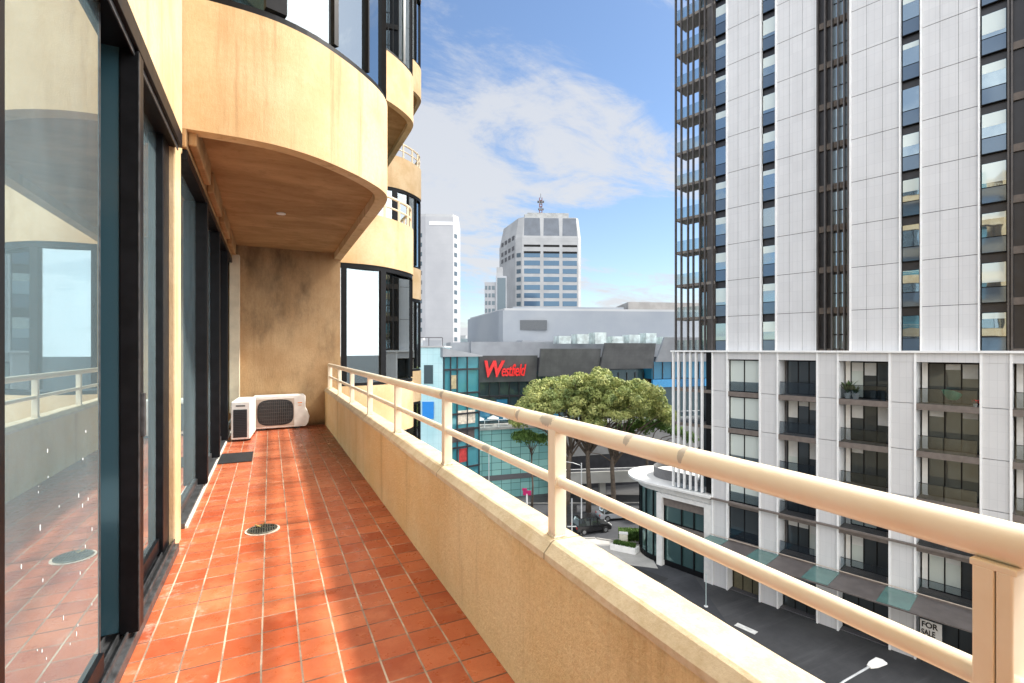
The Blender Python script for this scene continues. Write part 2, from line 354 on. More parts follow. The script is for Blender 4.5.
BASE = [(-.62,4.36),(-.35,4.355),(-.1,4.365),(.12,4.41),(.38,4.53),(.66,4.74),(.88,4.95),(1.05,5.16),(1.145,5.38),(1.175,5.65),(1.18,6.0),(1.18,6.5),(1.18,9.75)]
def outline(dx, dy, inset=0., xin=-.62, yend=None):
    pts = [(max(p[0]+dx, 0) if 0 else p[0]+dx, p[1]+dy) for p in BASE]; pts[0] = (xin+dx, pts[0][1])
    if yend is not None: pts[-1] = (pts[-1][0], yend)
    if not inset: return pts
    o = []
    for i, p in enumerate(pts):
        a = Vector(pts[max(i-1,0)]); b = Vector(pts[min(i+1,len(pts)-1)]); t = (b-a).normalized(); o.append((p[0]-t.y*inset, p[1]+t.x*inset))
    return o
def smooth_pts(pts, n=3):
    """Catmull-Rom refine of the curved part"""
    r = []
    for i in range(len(pts)-1):
        p0, p1, p2, p3 = (Vector(pts[max(i-1,0)]), Vector(pts[i]), Vector(pts[i+1]), Vector(pts[min(i+2,len(pts)-1)]))
        if (p2-p1).length > .6: r.append(tuple(p1)); continue
        for k in range(n):
            t = k/n; r.append(tuple(.5*((2*p1)+(p2-p0)*t+(2*p0-5*p1+4*p2-p3)*t*t+(3*p1-p0-3*p2+p3)*t**3)))
    r.append(tuple(pts[-1])); return r
def sp(dx, dy, inset=0., xin=-.62): return smooth_pts(outline(dx, dy, inset, xin))

def band(dx, dy, z0, z1, mat, slab=True, xin=-.62):
    a = sp(dx, dy, 0, xin); b = sp(dx, dy, .13, xin)
    MB().ribbon(a, b, z0, z1).build('spandrel', mat, apt, smooth='auto')
    if slab:
        q = sp(dx, dy, .128, xin); pl = list(q) + [(q[0][0], q[-1][1])]
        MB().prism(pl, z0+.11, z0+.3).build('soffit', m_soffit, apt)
def glazing(dx, dy, z0, z1, xin=-.62, blinds=(), mull=((.04,.08),(.72,.14),(1.2,.05),(1.75,.03),(2.3,.05),(3.3,.08),(4.6,.08))):
    a = sp(dx, dy, .05, xin); b = sp(dx, dy, .062, xin)
    f = MB(); fa, fb = sp(dx, dy, .02, xin), sp(dx, dy, .10, xin)
    f.ribbon(fa, fb, z0, z0+.06); f.ribbon(fa, fb, z1-.09, z1)
    # mullions at chosen arc lengths
    P = [Vector(p) for p in a]; s = [0]
    for i in range(1, len(P)): s.append(s[-1] + (P[i]-P[i-1]).length)
    def at(q):
        for i in range(1, len(P)):
            if s[i] >= q: t = (q-s[i-1])/(s[i]-s[i-1]); return P[i-1].lerp(P[i], t), (P[i]-P[i-1]).normalized()
        return P[-1], (P[-1]-P[-2]).normalized()
    for q, wd in mull:
        if q > s[-1]: continue
        p, t = at(q); n = Vector((-t.y, t.x)); st = len(f.v)
        c = [p+t*wd/2-n*.04, p-t*wd/2-n*.04, p-t*wd/2+n*.05, p+t*wd/2+n*.05]
        f.prism([tuple(v) for v in c], z0+.088, z1-.088)
    fr = f.build('window_frame', m_black, apt)
    qs = [0] + [q for q, w_ in mull if .1 < q < s[-1]-.1] + [s[-1]]
    for i_, (q0, q1) in enumerate(zip(qs, qs[1:])):
        (pa, ta), (pb, tb) = at(q0), at(q1); t = (pb-pa).normalized(); nv = Vector((-t.y, t.x))*.01
        MB().ribbon([tuple(pa), tuple(pb)], [tuple(pa+nv), tuple(pb+nv)], z0+.04, z1-.07).build('window_glass', m_bayglass, apt)
    for (q0, q1) in blinds:
        pts = [at(q0+(q1-q0)*k/6) for k in range(7)]; oa = [tuple(p+Vector((-t.y, t.x))*.09) for p, t in pts]; ob = [tuple(p+Vector((-t.y, t.x))*.10) for p, t in pts]
        MB().ribbon(oa, ob, z0+.05, z1-.05).build('roller_blind', m_blindcloth, apt, smooth=True)
m_blindcloth = plain('white_blind', (.58,.59,.58), .9, 0, .05, 3)
m_pale_int = plain('pale_interior', (.42,.46,.46), .9, 0, .1, 2)
def curved_rail(dx, dy, zf):
    g = MB(); pts = sp(dx, dy, .06)
    for h, r in ((.45,.03),(.24,.02)): g.tube([(p[0], p[1], zf+h) for p in pts], r, 8)
    P = pts[::4]
    for p in P: g.box(p[0]-.022, p[0]+.022, p[1]-.022, p[1]+.022, zf, zf+.43)
    g.build('bay_railing', m_rail2, apt, smooth='auto')
m_rail2 = plain('far_railing_paint', (.80,.66,.46), .4, 0, .08)
ST = 3.35
mods = [(0, 0, ['', 'bay', 'bal', 'bay', 'bal', 'bay', 'bal'], 1), (1.72, 5.39, ['bay', 'bal', 'bay', 'bal', 'bay', 'bal', 'bay'], 0),
        (3.42, 10.78, ['bay', 'bay', 'bal', 'bay', 'bal', 'bay', 'bal'], -2)]
for mi, (dx, dy, kinds, klow) in enumerate(mods):
    for k in range(klow, 7):
        z0 = -.35 + ST*k; z1 = z0 + 1.0; kind = kinds[k] if k >= 0 else 'bay'
        bm_ = m_stucco if mi == 0 else m_far
        band(dx, dy, z0, z1, bm_)
        if kind == 'bay':
            bl = ((.2,.86),) if (mi, k) == (1, 0) else (((.05,.45),(.78,1.15),(1.3,2.25),(2.6,4.2)) if mi == 0 else ((.1,1.2),(1.8,3.4)))
            ml = ((.16,.10),(.93,.13),(2.2,.04),(3.3,.08),(4.6,.08)) if mi == 1 else ((.04,.08),(.66,.16),(1.2,.05),(1.65,.02),(2.2,.05),(3.3,.08),(4.6,.08))
            glazing(dx, dy, z1, z0+ST, blinds=bl, mull=ml)
            q = sp(dx, dy, .55); MB().prism(list(q)+[(q[0][0], q[-1][1])], z1+.002, z0+ST-.002).build('room', m_pale_int if mi == 0 else m_room, apt)
        elif kind == 'bal':
            curved_rail(dx, dy, z1)
            q = [(-.62+dx, 5.9+dy), (-.1+dx, 5.9+dy), (-.1+dx, 9.6+dy), (-.62+dx, 9.6+dy)]
            MB().prism(q, z1-.8, z0+ST).build('recessed_window', m_teal, apt)
# core wall of the block: long body stepping with the bays
for mi, (dx, dy, kinds, klow) in enumerate(mods):
    body = MB()
    if mi: body.box(-4.2+dx, -.56+dx, 4.5+dy, 9.75+dy, GZ, -.35+ST*7).build('wall', m_far, apt)
body = MB().box(-6, -3.9, -14, 9.6, GZ, -.35+ST*7)          # back of the rooms
body.box(-3.9, -.555, -14, -1.2, GZ, -.35+ST*7).build('wall', m_far, apt)
# block behind the viewer, same bays (shows in the windows across the lane)
for k in range(-5, 7):
    z0 = -.35 + ST*k
    MB().box(-.553, .95, -13.5, -2.52, z0, z0+1.0).build('spandrel', m_far, apt)
    if k: MB().box(-.553, .75, -13.3, -2.6, z0+1.0, z0+ST).build('window_glass', m_darkteal, apt)
# storeys below the terrace
MB().box(-3.9, 1.0, -2.5, 9.74, GZ, -.36).build('wall', m_far, apt)
# wall over the doors, pier, end wall, pilaster
wl = MB(); wl.box(-3.9, -.585, -1.2, 4.352, 2.80, -.35+ST*7)
wl.build('wall', m_stucco, apt, bevel=.01)
MB().box(-.80, -.565, 3.93, 4.15, 0, 2.798).build('pier', m_stucco, apt, bevel=.012)
MB().box(-.75, -.605, 4.152, 4.40, 0, 2.84).build('pier', m_stucco, apt)
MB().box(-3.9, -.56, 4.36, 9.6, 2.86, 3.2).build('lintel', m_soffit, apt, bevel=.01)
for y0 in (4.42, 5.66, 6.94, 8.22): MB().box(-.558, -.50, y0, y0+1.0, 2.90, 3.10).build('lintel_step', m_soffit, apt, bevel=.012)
MB().box(-3.9, 1.16, 9.47, 9.735, -.3, 3.14).build('end_wall', m_end, apt)
MB().box(-.60, -.455, 9.28, 9.468, .3, 2.92).build('downpipe_casing', m_whitewall2 if 0 else plain('pale_casing', (.56,.47,.34), .8, 0, .12, 4), apt, bevel=.006)
# rooms behind the doors
rm = MB(); rm.box(-3.9, -.72, 4.02, 4.12, .0, 2.8); rm.box(-3.9, -.72, -1.2, -1.1, 0, 2.8); rm.box(-3.9, -.70, -1.1, 9.46, -.2, -.002)
rm.build('room', m_room, apt)
MB().tube([(.128, 7.0, 3.10), (.128, 7.0, 3.125)], .055, 20).build('downlight', plain('white_trim', (.85,.85,.82), .4, 0, 0), apt)

# parapet
pp = thing('parapet_wall', 'long cream rendered parapet wall between the tiled balcony and the street drop', 'parapet')
MB().box(.89, 1.045, -2.5, 9.468, -.35, .615).build('wall', m_parapet, pp)
cp = MB(); ny = 160
prof = [(.884,.595),(.885,.618),(.915,.650),(.925,.655),(1.035,.654),(1.050,.645),(1.052,.60)]
for i in range(ny+1):
    y = -2.5 + 11.966*i/ny
    for j, (px_, pz_) in enumerate(prof):
        wv = .0025*math.sin(y*3.1+j)+.0015*math.sin(y*9+2*j)+random.uniform(-.0008,.0008)
        cp.v.append((px_+wv*.6, y, pz_+wv*.5))
for i in range(ny):
    for j in range(len(prof)-1):
        a = i*len(prof)+j; cp.f.append((a, a+1, a+1+len(prof), a+len(prof)))
cp.f.append(tuple(range(len(prof)))); cp.build('coping', m_cap, pp)

# railing
rl = thing('balcony_railing', 'cream metal railing with round top tube and lower tube along the parapet', 'railing')
posts = [1.565, 2.835, 4.11, 5.385, 6.66, 7.935, 9.2]
MB().tube([(.96, -2.0, 1.07), (.96, 9.40, 1.07)], .0305, 28).build('top_rail', m_rail, rl, smooth='auto')
MB().tube([(.96, -2.0, .862), (.96, 9.40, .862)], .0195, 20).build('lower_rail', m_rail, rl, smooth='auto')
for y in (1.86, 4.45, 7.1): MB().tube([(.96, y, 1.07), (.96, y+.035, 1.07)], .0325, 28).build('joint_sleeve', m_rail, rl, smooth='auto')
for y in posts:
    MB().tube([(.96, y-.034, .862), (.96, y+.034, .862)], .0235, 20).build('weld_collar', m_rail, rl, smooth='auto')
for y in posts + [9.38]:
    MB().box(.935, .985, y-.025, y+.025, .64, 1.055).build('post', m_rail, rl, bevel=.003)
    MB().box(.931, .989, y-.029, y+.029, .645, .664).build('post_base', m_rail, rl, bevel=.002)
for ya, yb in ((.3035, .3225), (.3240, .3490)):
    MB().box(.930, .988, ya, yb, .60, 1.035).build('post', m_rail, rl, bevel=.003)
MB().box(  .930, .990, .300, .352, 1.032, 1.042).build('saddle', m_rail, rl, bevel=.002)

# sliding doors
m_spot = plain('dried_white_drops', (.8,.82,.82), .8, 0, 0)
d1 = thing('sliding_door', 'large sliding glass door nearest the viewer, reflecting the balcony, with white drops', 'door', (-.60, 2.7, 0))
def D(*a):   # box in world coordinates for door 1
    x0,x1,y0,y1,z0,z1 = a; return B(x0+.60, x1+.60, y0-2.7, y1-2.7, z0, z1)
D(-.74, -.545, .6, 3.93, .0, .055).build('sill', m_track, d1, bevel=.004)
s = D(-.575, -.568, .6, 3.93, .055, .085); s.box(-.01, -.003, .6-2.7, 3.93-2.7, .055, .08); s.box(-.06, -.053, .6-2.7, 3.93-2.7, .055, .08); s.build('track', m_track, d1)
D(-.74, -.528, .6, 3.93, 2.70, 2.797).build('head', m_black, d1, bevel=.004)
D(-.62, -.595, 1.52, 1.665, .08, 2.70).build('stile', m_black, d1, bevel=.004)
D(-.603, -.597, 1.667, 2.42, .17, 2.70).build('pane', m_door, d1)
D(-.62, -.58, 1.68, 2.42, .085, .17).build('bottom_rail', m_black, d1, bevel=.003)
D(-.603, -.597, .6, 1.52, .17, 2.70).build('pane', m_door, d1)
D(-.606, -.594, 2.42, 2.428, .085, 2.70).build('edge_strip', m_track, d1)
D(-.533, -.5275, 2.725, 2.735, .085, 2.69).build('edge_strip', m_track, d1)
D(-.552, -.546, .6, 3.90, 2.672, 2.699).build('head_strip', m_track, d1)
hn = D(-.535, -.515, 2.76, 2.79, .95, 1.15); hn.build('handle', m_track, d1, bevel=.004)
m_tealst = glassmat('dark_teal_gloss', (0,0,0), .10, (.7,.9,1), .1, (.025,.085,.115))
D(-.72, -.605, 2.74, 2.80, .085, 2.70).build('jamb', m_tealst, d1)
D(-.603, -.53, 2.73, 2.82, .075, 2.70).build('stile', m_black, d1, bevel=.006)
sm = MB()
for k in range(30):
    t = random.random(); y = 1.73 + .62*t; z = .30 + .75*random.random()**1.3 + .1*t; r = random.uniform(.0012,.004); l = random.uniform(1.2,3.0)
    i = len(sm.v); y -= 2.7
    sm.v += [(.0036, y+r*math.cos(a*math.pi/4), z+r*l*math.sin(a*math.pi/4)) for a in range(8)]; sm.f.append(tuple(i+j for j in range(8)))
sm.build('dried_drops', m_spot, d1)
d2 = thing('sliding_door', 'second glass door panel beside the cream pier, beige curtain edge behind it', 'door', (-.60, 3.3, 0))
def D2(*a):
    x0,x1,y0,y1,z0,z1 = a; return B(x0+.60, x1+.60, y0-3.3, y1-3.3, z0, z1)
D2(-.645, -.639, 2.86, 3.72, .17, 2.70).build('pane', m_door, d2)
f = D2(-.66, -.62, 2.86, 3.72, .085, .17); f.box(-.06, -.02, -.48, -.40, .17, 2.70); f.build('frame', m_black, d2, bevel=.003)
D2(-.67, -.60, 3.72, 3.92, .06, 2.70).build('stile', m_black, d2, bevel=.004)
cu = MB()
n = 24; P1 = [(-.16+.02*math.sin(i*1.3), -.12+.018*i) for i in range(n)]; P2 = [(p[0]-.012, p[1]) for p in P1]
cu.ribbon([(p[0]-.02, p[1]) for p in P1], [(p[0]-.03, p[1]) for p in P1], .1, 2.68)
cu.build('curtain', m_curtain, d2, smooth=True)
d3 = thing('sliding_door', 'dark run of black framed glass doors beyond the cream pier, below the brown soffit', 'door', (-.60, 6.8, 0))
def D3(*a):
    x0,x1,y0,y1,z0,z1 = a; return B(x0+.60, x1+.60, y0-6.8, y1-6.8, z0, z1)
D3(-.74, -.575, 4.40, 9.28, 0, .04).build('sill', m_track, d3, bevel=.003)
D3(-.575, -.560, 4.40, 9.28, 0, .022).build('threshold_strip', m_whiteline, d3)
D3(-.74, -.56, 4.40, 9.46, 2.78, 2.858).build('head', m_black, d3)
for i, y0 in enumerate((4.40, 5.70, 6.98, 8.26)):
    D3(-.653, -.647, y0, y0+1.20, .10, 2.78).build('pane', m_door if i == 0 else m_door, d3)
    D3(-.66, -.63, y0, y0+1.20, .04, .10).build('bottom_rail', m_track, d3)
    if y0 < 8: D3(-.70, -.548, y0+1.20, y0+1.29, .04, 2.78).build('stile', m_black, d3, bevel=.005)
D3(-.76, -.752, 5.68, 9.46, .04, 2.78).build('dark_blind', m_black, d3)

# air conditioner outdoor units
def rounded(w, h, r, n=6, bulge=0):
    p = []
    for cx_, cz_, a0 in ((w-r, r, -90), (w-r, h-r, 0), (r, h-r, 90), (r, r, 180)):
        for k in range(n+1): a = R(a0+90*k/n); p.append((cx_+r*math.cos(a), cz_+r*math.sin(a)))
    return p
def plate(pts, y0, y1):
    """outline in xz extruded along y"""
    m = MB(); n = len(pts); m.v = [(x, y0, z) for x, z in pts] + [(x, y1, z) for x, z in pts]
    m.f = [tuple(range(n)), tuple(reversed(range(n, 2*n)))] + [(k, k+n, (k+1)%n+n, (k+1)%n) for k in range(n)]; return m
a1 = thing('air_conditioner', 'white outdoor air conditioner with round fan grille against the stained end wall', 'air conditioner', (-.25, 9.13, 0), R(1.5))
body = [(.0,.03),(.80,.03),(.845,.09),(.865,.20),(.83,.30),(.80,.36),(.80,.55),(.78,.572),(.02,.572),(0,.55)]
plate(body, 0, .28).build('casing', m_acw, a1, bevel=.012)
o_ = [(.06+.55*(.5+.5*math.copysign(abs(math.cos(t))**.55, math.cos(t))), .075+.435*(.5+.5*math.copysign(abs(math.sin(t))**.55, math.sin(t)))) for t in [2*math.pi*k/40 for k in range(40)]]
plate([(.035,.062),(.62,.062),(.62,.522),(.035,.522)], -.004, .01).build('shroud', m_acp, a1)
plate(o_, -.009, -.0045).build('fan_opening', m_acg, a1)
gr = MB()
for k in range(18): x = .085+.50*k/17; hh = .20*(1-abs((x-.335)/.275)**3.2); gr.tube([(x, -.014, .292-hh), (x, -.014, .292+hh)], .0035, 6)
for k in range(7): z = .12+.345*k/6; gr.tube([(.085, -.017, z), (.585, -.017, z)], .0025, 6)
gr.build('fan_guard', plain('guard_wire', (.09,.09,.085), .4, 0, 0), a1)
lg = MB(); lg.box(.675, .745, -.003, 0, .432, .446); lg.box(.685, .735, -.003, 0, .392, .402); lg.build('badge', m_logo, a1)
for x in (.10, .62): B(x, x+.09, .02, .26, 0, .03).build('foot', m_acg, a1)
a2 = thing('air_conditioner', 'narrow white outdoor air conditioner seen end-on beside the dark doors', 'air conditioner', (-.36, 8.6, 0), R(-4))
B(-.125, .125, -.40, .40, .03, .585).build('casing', m_acw, a2, bevel=.014)
B(-.095, .085, -.408, -.399, .06, .47).build('end_grille', m_acg, a2, bevel=.004)
lv = MB()
for k in range(16): lv.box(-.09, .08, -.415, -.409, .07+.025*k, .077+.025*k)
lv.build('louvre', plain('louvre_dark', (.035,.035,.04), .5, 0, 0), a2)
B(-.06, .06, -.409, -.399, .515, .532).build('handle', m_acg, a2)
for y in (-.33, .25): B(-.12, .12, y, y+.06, 0, .03).build('foot', m_acg, a2)
MB().tube([(-.16,.1,.30),(-.2,-.1,.22),(-.19,-.3,.1),(-.17,-.36,.05)], .018, 8).build('hose', m_copper, a2, smooth=True)
mt = B(-.18, .18, -.30, .30, 0, .012).build('drain_mat', m_mat, bevel=.004); mt.location = (-.375, 6.98, .001); tag(mt, 'flat black rubber mat lying on the tiles beside the white threshold', 'mat')
dg = thing('floor_drain', 'round slotted metal drain grate set in the terracotta tiles', 'drain', (-.05, 4.11, .001))
MB().tube([(0,0,0),(0,0,.004)], .118, 36).build('mortar_ring', plain('pale_mortar', (.62,.52,.42), .9, 0, .2, 30), dg)
MB().tube([(0,0,.004),(0,0,.007)], .097, 36).build('drain_bowl', m_dark, dg)
g = MB()
ri = [(.097*math.cos(2*math.pi*k/36), .097*math.sin(2*math.pi*k/36), .009) for k in range(37)]; g.tube(ri, .005, 6, False)
for k in range(-5, 6):
    x = .0165*k; h = math.sqrt(max(.095**2-x*x, 0)); st = len(g.v); g.box(x-.0045, x+.0045, -h, h, .007, .013)
g.box(-.09, .09, -.006, .006, .013, .016); g.build('grate', m_grate, dg)
lf = MB(); lf.v = [(-.005,.0,.02),(.02,.012,.045),(.03,.04,.03),(.0,.03,.018),(-.03,.02,.02),(-.05,.045,.035)]; lf.f = [(0,1,2,3),(0,3,5,4)]
tag(lf.build('fallen_leaf', plain('dry_leaf', (.42,.30,.10), .8, 0, .2)), 'small dry yellow leaf lying on the drain grate', 'leaf').location = (-.06, 4.13, .0)

# ------------------------------------------------------------------ tower across the lane
TA = math.atan2(-.962, .271)
P0 = W(27.4, 32.7); NX, NY = .962, .271
tw = thing('residential_tower', 'tall white panelled residential tower with dark window strips and bronze fins', 'building', (P0[0], P0[1], GZ), TA)
def H(h): return h + 20.4     # height relative to the eye -> local z
TOP = 47.0
SH = 3.1; J0 = 2.86 - 3.1*1
stories = [H(J0 + SH*k) for k in range(0, 15)]
core = B(-14.25, 9.0, .45, 12, H(-.2), H(TOP)); core.build('core_wall', m_spandrel, tw)
B(9.0, 9.6, 0, 12, H(-.2), H(TOP)).build('core_wall', m_clad, tw)
for (u0, u1) in ((-13.06,-10.38),(-9.08,-6.30),(-4.02,-1.25),(-.02,2.68),(6.35,8.98)):
    back = B(u0+.01, u1-.01, .03, .44, H(-.12), H(TOP)); back.build('joint_backing', m_joint, tw)
    p = MB(); w3 = (u1-u0)/3
    for s_ in stories:
        for k in range(3):
            p.box(u0+w3*k+(.009 if k else 0), u0+w3*(k+1)-(.009 if k < 2 else 0), 0, .028, max(s_+.02, H(-.1)), s_+SH-.02)
    p.build('cladding_strip', m_clad, tw)
    e = MB(); e.box(u0-.11, u0-.003, -.10, .3, H(-.1), H(TOP)); e.box(u1+.003, u1+.09, -.10, .3, H(-.1), H(TOP)); e.build('edge_fin', m_whitefin, tw)
for si, (u0, u1) in enumerate(((-14.25,-13.19),(-10.27,-9.21),(-1.14,-.15),(2.79,3.98))):
    for ki, s_ in enumerate(stories[:14]):
        if ki == 13 and si > 1: continue
        wn = B(u0+.02, u1-.02, .22, .43, s_+.03, s_+2.55).build('window', m_black, tw)
        pu = B(u0+.06, u1-.06, .19, .215, s_+1.05, s_+2.52).build('pane', m_towerglass, wn)
        pl = B(u0+.06, u1-.06, .19, .215, s_+.07, s_+.99).build('pane', m_towerlow, wn)
        if random.random() < .7:
            hb = random.choice((.35,.55,.8,1.2)); B(u0+.07, u1-.07, .183, .187, s_+2.50-hb, s_+2.50).build('blind', m_blind, wn)
def fins(us, dep=.35, wd=.09, h0=-.1, mat=None, name='fin'):
    for u in us: B(u-wd/2, u+wd/2, -.12, dep, H(h0), H(TOP)).build(name, mat or m_darkfin, tw)
fins([-6.2,-5.69,-5.24,-4.85,-4.47,-4.2]); fins([4.03,4.18,4.95,5.5,6.1])
for (u0, u1, n) in ((-6.28,-4.12,3),(4.0,6.3,2)):
    q = MB()
    for s_ in stories:
        B(u0, u1, .30, .44, s_-.15, s_+.30).build('slab_band', m_slab, tw)
        q.box(u0+(u1-u0)*.42, u1-.05, .36, .42, s_+.32, s_+1.3); q.box(u0+(u1-u0)*.42, u1-.05, .36, .42, s_+1.4, s_+2.75)
    q.build('strip_glazing', m_towerglass, tw)
# open corner balconies behind fins
fins([-17.95,-17.38,-16.72,-16.2,-15.57,-15.1,-14.4], .15, .10)
B(-15.0, -14.25, .2, .45, H(-.1), H(TOP)).build('corner_wall', m_darkfin, tw)
B(-16.6, -14.26, 2.0, 12, H(-.1), H(TOP)).build('core_wall', m_greywall, tw)
for s_ in stories[:14]:
    B(-18.0, -14.26, .16, 1.98, s_-.13, s_+.12).build('balcony_slab', m_greywall, tw)
    bw = MB(); bw.box(-16.5, -15.9, 1.94, 1.98, s_+.2, s_+2.5); bw.box(-15.8, -15.2, 1.94, 1.98, s_+.2, s_+2.5); bw.build('balcony_window', m_towerglass, tw)
    B(-17.9, -15.0, .18, .20, s_+.13, s_+1.1).build('balustrade', m_palebal, tw)
cpn = B(-18.1, 9.6, -.1, 12.1, H(TOP), H(TOP)+.6).build('roof_slab', m_whitefin, tw)

# ------------------------------------------------------------------ podium (lower block of the tower)
PO = (P0[0]-.84*NX, P0[1]-.84*NY)
pd = thing('podium_block', 'white clad lower block under the tower with recessed balconies and a street canopy', 'building', (PO[0], PO[1], GZ), TA)
fl_h = [-.35, -3.55, -6.65, -9.75, -12.85, -16.05]      # slab tops under each storey, relative to the eye
ledge = MB(); ledge.box(-17.9, 12.0, -.22, 6, H(-.22), H(-.08)); ledge.build('roof_ledge', m_whitefin, pd)
B(-14.0, 12, -.02, .6, H(-.82), H(-.222)).build('lintel', m_podclad, pd)
B(-14.0, 12, 2.2, 11, 0, H(-.222)).build('core_wall', m_greywall, pd)
B(-14.0, 12, .25, 2.19, 0, .05).build('plinth', m_joint, pd)
piers = [(-14.05,-12.66),(-10.12,-8.66),(-6.02,-4.58),(-1.67,-.20),(2.83,4.24),(7.3,8.7),(11.4,12.1)]
for (u0, u1) in piers:
    p = MB(); hs = [0, H(-16.05), H(-12.85), H(-9.75), H(-6.65), H(-3.55), H(-.23)]
    for a, b in zip(hs, hs[1:]): p.box(u0+.12, u1-.12, 0, .25, a+.02, b-.02)
    p.build('pier_cladding', m_podclad, pd)
    q = MB(); q.box(u0, u0+.117, -.09, 2.19, 0, H(-.23)); q.box(u1-.117, u1, -.09, 2.19, 0, H(-.23)); q.box(u0+.117, u1-.117, .26, 2.19, 0, H(-.23)); q.build('pier_fin', m_whitefin, pd)
pens = random.Random(5)
bays = [(-12.66,-10.12,'win'),(-8.66,-6.02,'bal'),(-4.58,-1.67,'bal'),(-.20,2.83,'bal'),(4.24,7.3,'bal'),(8.7,11.4,'bal')]
for bi, (u0, u1, kind) in enumerate(bays):
    for fi in range(5):
        zb = H(fl_h[fi+1]); zt = H(fl_h[fi]) - (.5 if fi == 0 else .42)
        if fi == 4: zb = H(-16.0)
        B(u0+.002, u1-.002, -.05 if kind == 'bal' else .06, 2.19, zb-.40, zb-.001).build('slab', m_slab, pd)
        if kind == 'win':
            fr = MB(); um = (u0+u1)/2
            fr.box(u0+.03, u1-.03, .25, .32, zb, zb+.08); fr.box(u0+.03, u1-.03, .25, .32, zt-.08, zt)
            for uu in (u0+.07, um, u1-.07): fr.box(uu-.04, uu+.04, .245, .325, zb+.08, zt-.08)
            o = fr.build('window', m_black, pd)
            for a, b in ((u0+.11, um-.04), (um+.04, u1-.11)):
                B(a, b, .28, .29, zb+.08, zt-.08).build('pane', m_blind if fi < 4 else m_podglass, o)
            B(u0+.03, u1-.03, .20, .215, zb, zb+.85).build('balustrade', m_balglass, pd)
        else:
            fr = MB(); y = 1.25; ul = u0+.45 if bi in (2,3,4) else u0+.25; n = 3
            step = (u1-.12-ul)/n
            fr.box(ul, u1-.12, y, y+.08, zb, zb+.08); fr.box(ul, u1-.12, y, y+.08, zt-.10, zt)
            for k in range(n+1): fr.box(ul+step*k-.035, ul+step*k+.035, y-.005, y+.085, zb+.08, zt-.10)
            o = fr.build('window', m_black, pd)
            for k in range(n):
                B(ul+step*k+.036, ul+step*(k+1)-.036, y+.03, y+.04, zb+.08, zt-.10).build('pane', pens.choice((m_podglass, m_podglass, m_podglass, m_blind)), o)
                if pens.random() < .45:
                    bh = pens.choice((.35,.6,.9,1.3)); B(ul+step*k+.05, ul+step*(k+1)-.05, y+.020, y+.026, zt-.12-bh, zt-.12).build('blind', m_blindcloth, o)
            B(u0+.118, ul-.04, y-.002, y+.3, zb, zt).build('side_wall', m_whitewall if bi != 1 else m_joint, pd)
            B(u0+.12, u1-.12, -.03, -.015, zb, zb+1.0).build('balustrade', m_balglass, pd)
            MB().tube([(u0+.12, -.022, zb+1.02), (u1-.12, -.022, zb+1.02)], .02, 6).build('handrail', m_black, pd)
# ledge at first storey and canopy over pavement
B(-14.0, 12, -.32, -.11, H(-12.93), H(-12.80)).build('string_course', m_slab, pd)
B(-14.0, 12, -3.1, -.12, H(-16.22), H(-16.14)).build('canopy', m_canopy, pd)
for i, (u0, u1) in enumerate(piers[:6]): B(u0-.1, u1+.1, -3.0, -.13, H(-16.135), H(-16.11)).build('canopy_glass', plain('canopy_teal', (.10,.19,.175), .12, 0, .1, 1) if i == 0 else bpy.data.materials['canopy_teal'], pd)
MB().tube([(-14.0,-.35,H(-15.9)),(12,-.35,H(-15.9))], .03, 6).build('canopy_rail', m_acp, pd)
for i, (u0, u1, k) in enumerate(bays):   # shopfronts and garage at street level
    B(u0, u1, .9, .95, .05, H(-16.45)).build('shopfront', m_podglass if i else plain('olive_door', (.13,.12,.075), .5, 0, .1), pd)
    f = MB()
    for t in range(4): uu = u0+.1+(u1-u0-.2)*t/3; f.box(uu-.03, uu+.03, .86, .90, .05, H(-16.45))
    f.build('shopfront_frame', m_black, pd)
# screened corner: white fins on the slab, balconies behind
fin_u = [-17.72,-17.2,-16.62,-16.05,-15.5,-14.95]
for u in fin_u: B(u-.07, u+.07, -.12, .16, H(-12.6), H(-.23)).build('screen_fin', m_whitefin, pd)
B(-14.72, -14.1, .3, 2.2, H(-12.6), H(-.25)).build('corner_wall', m_black, pd)
for k in range(5):
    zb = H(fl_h[k+1]) if k < 4 else H(-12.85)
    if k < 4: B(-17.8, -14.1, .18, 2.4, zb-.28, zb).build('balcony_slab', m_slab, pd)
    if k < 4:
        B(-16.3, -14.75, 2.2, 2.3, zb-(3.1 if k else 3.1)+.02, zb-.3).build('balcony_window', m_podglass, pd)
        B(-17.6, -14.8, .22, .235, zb+.0, zb+1.0).build('balustrade', m_balglass, pd)

# café pavilion with rounded end
cf = thing('corner_pavilion', 'low white corner pavilion with round slab roof and dark shop glass', 'building', (PO[0], PO[1], GZ), TA)
def arc(cx_, cy_, r, a0, a1, n=18, ry=None): return [(cx_+r*math.cos(R(a0+(a1-a0)*k/n)), cy_+(ry or r)*math.sin(R(a0+(a1-a0)*k/n))) for k in range(n+1)]
cx0, cy0 = -19.9, 3.7
ro = [(-14.06,-.35)] + [(-14.06, 8.0)] + arc(cx0, cy0, 3.95, 90, 270, 28)
roof_out = [(-14.06,-.42),(-14.06,7.5)] + arc(cx0, cy0, 4.5, 90, 270, 30, 4.1)
MB().prism(roof_out, H(-12.93), H(-12.70)).build('roof_slab', m_whitewall, cf, bevel=.03)
ins = [(-14.8,.6),(-14.8,6.3)] + arc(cx0-.0, cy0, 2.7, 90, 270, 26)
body_o = [(-14.07,.25),(-14.07,6.9)] + arc(cx0, cy0, 3.35, 90, 270, 26)
MB().prism(body_o, H(-13.55), H(-12.94)).build('fascia', m_whitewall, cf)
gl = [(-14.07,.42),(-14.07,6.7)] + arc(cx0, cy0, 3.18, 90, 270, 26)
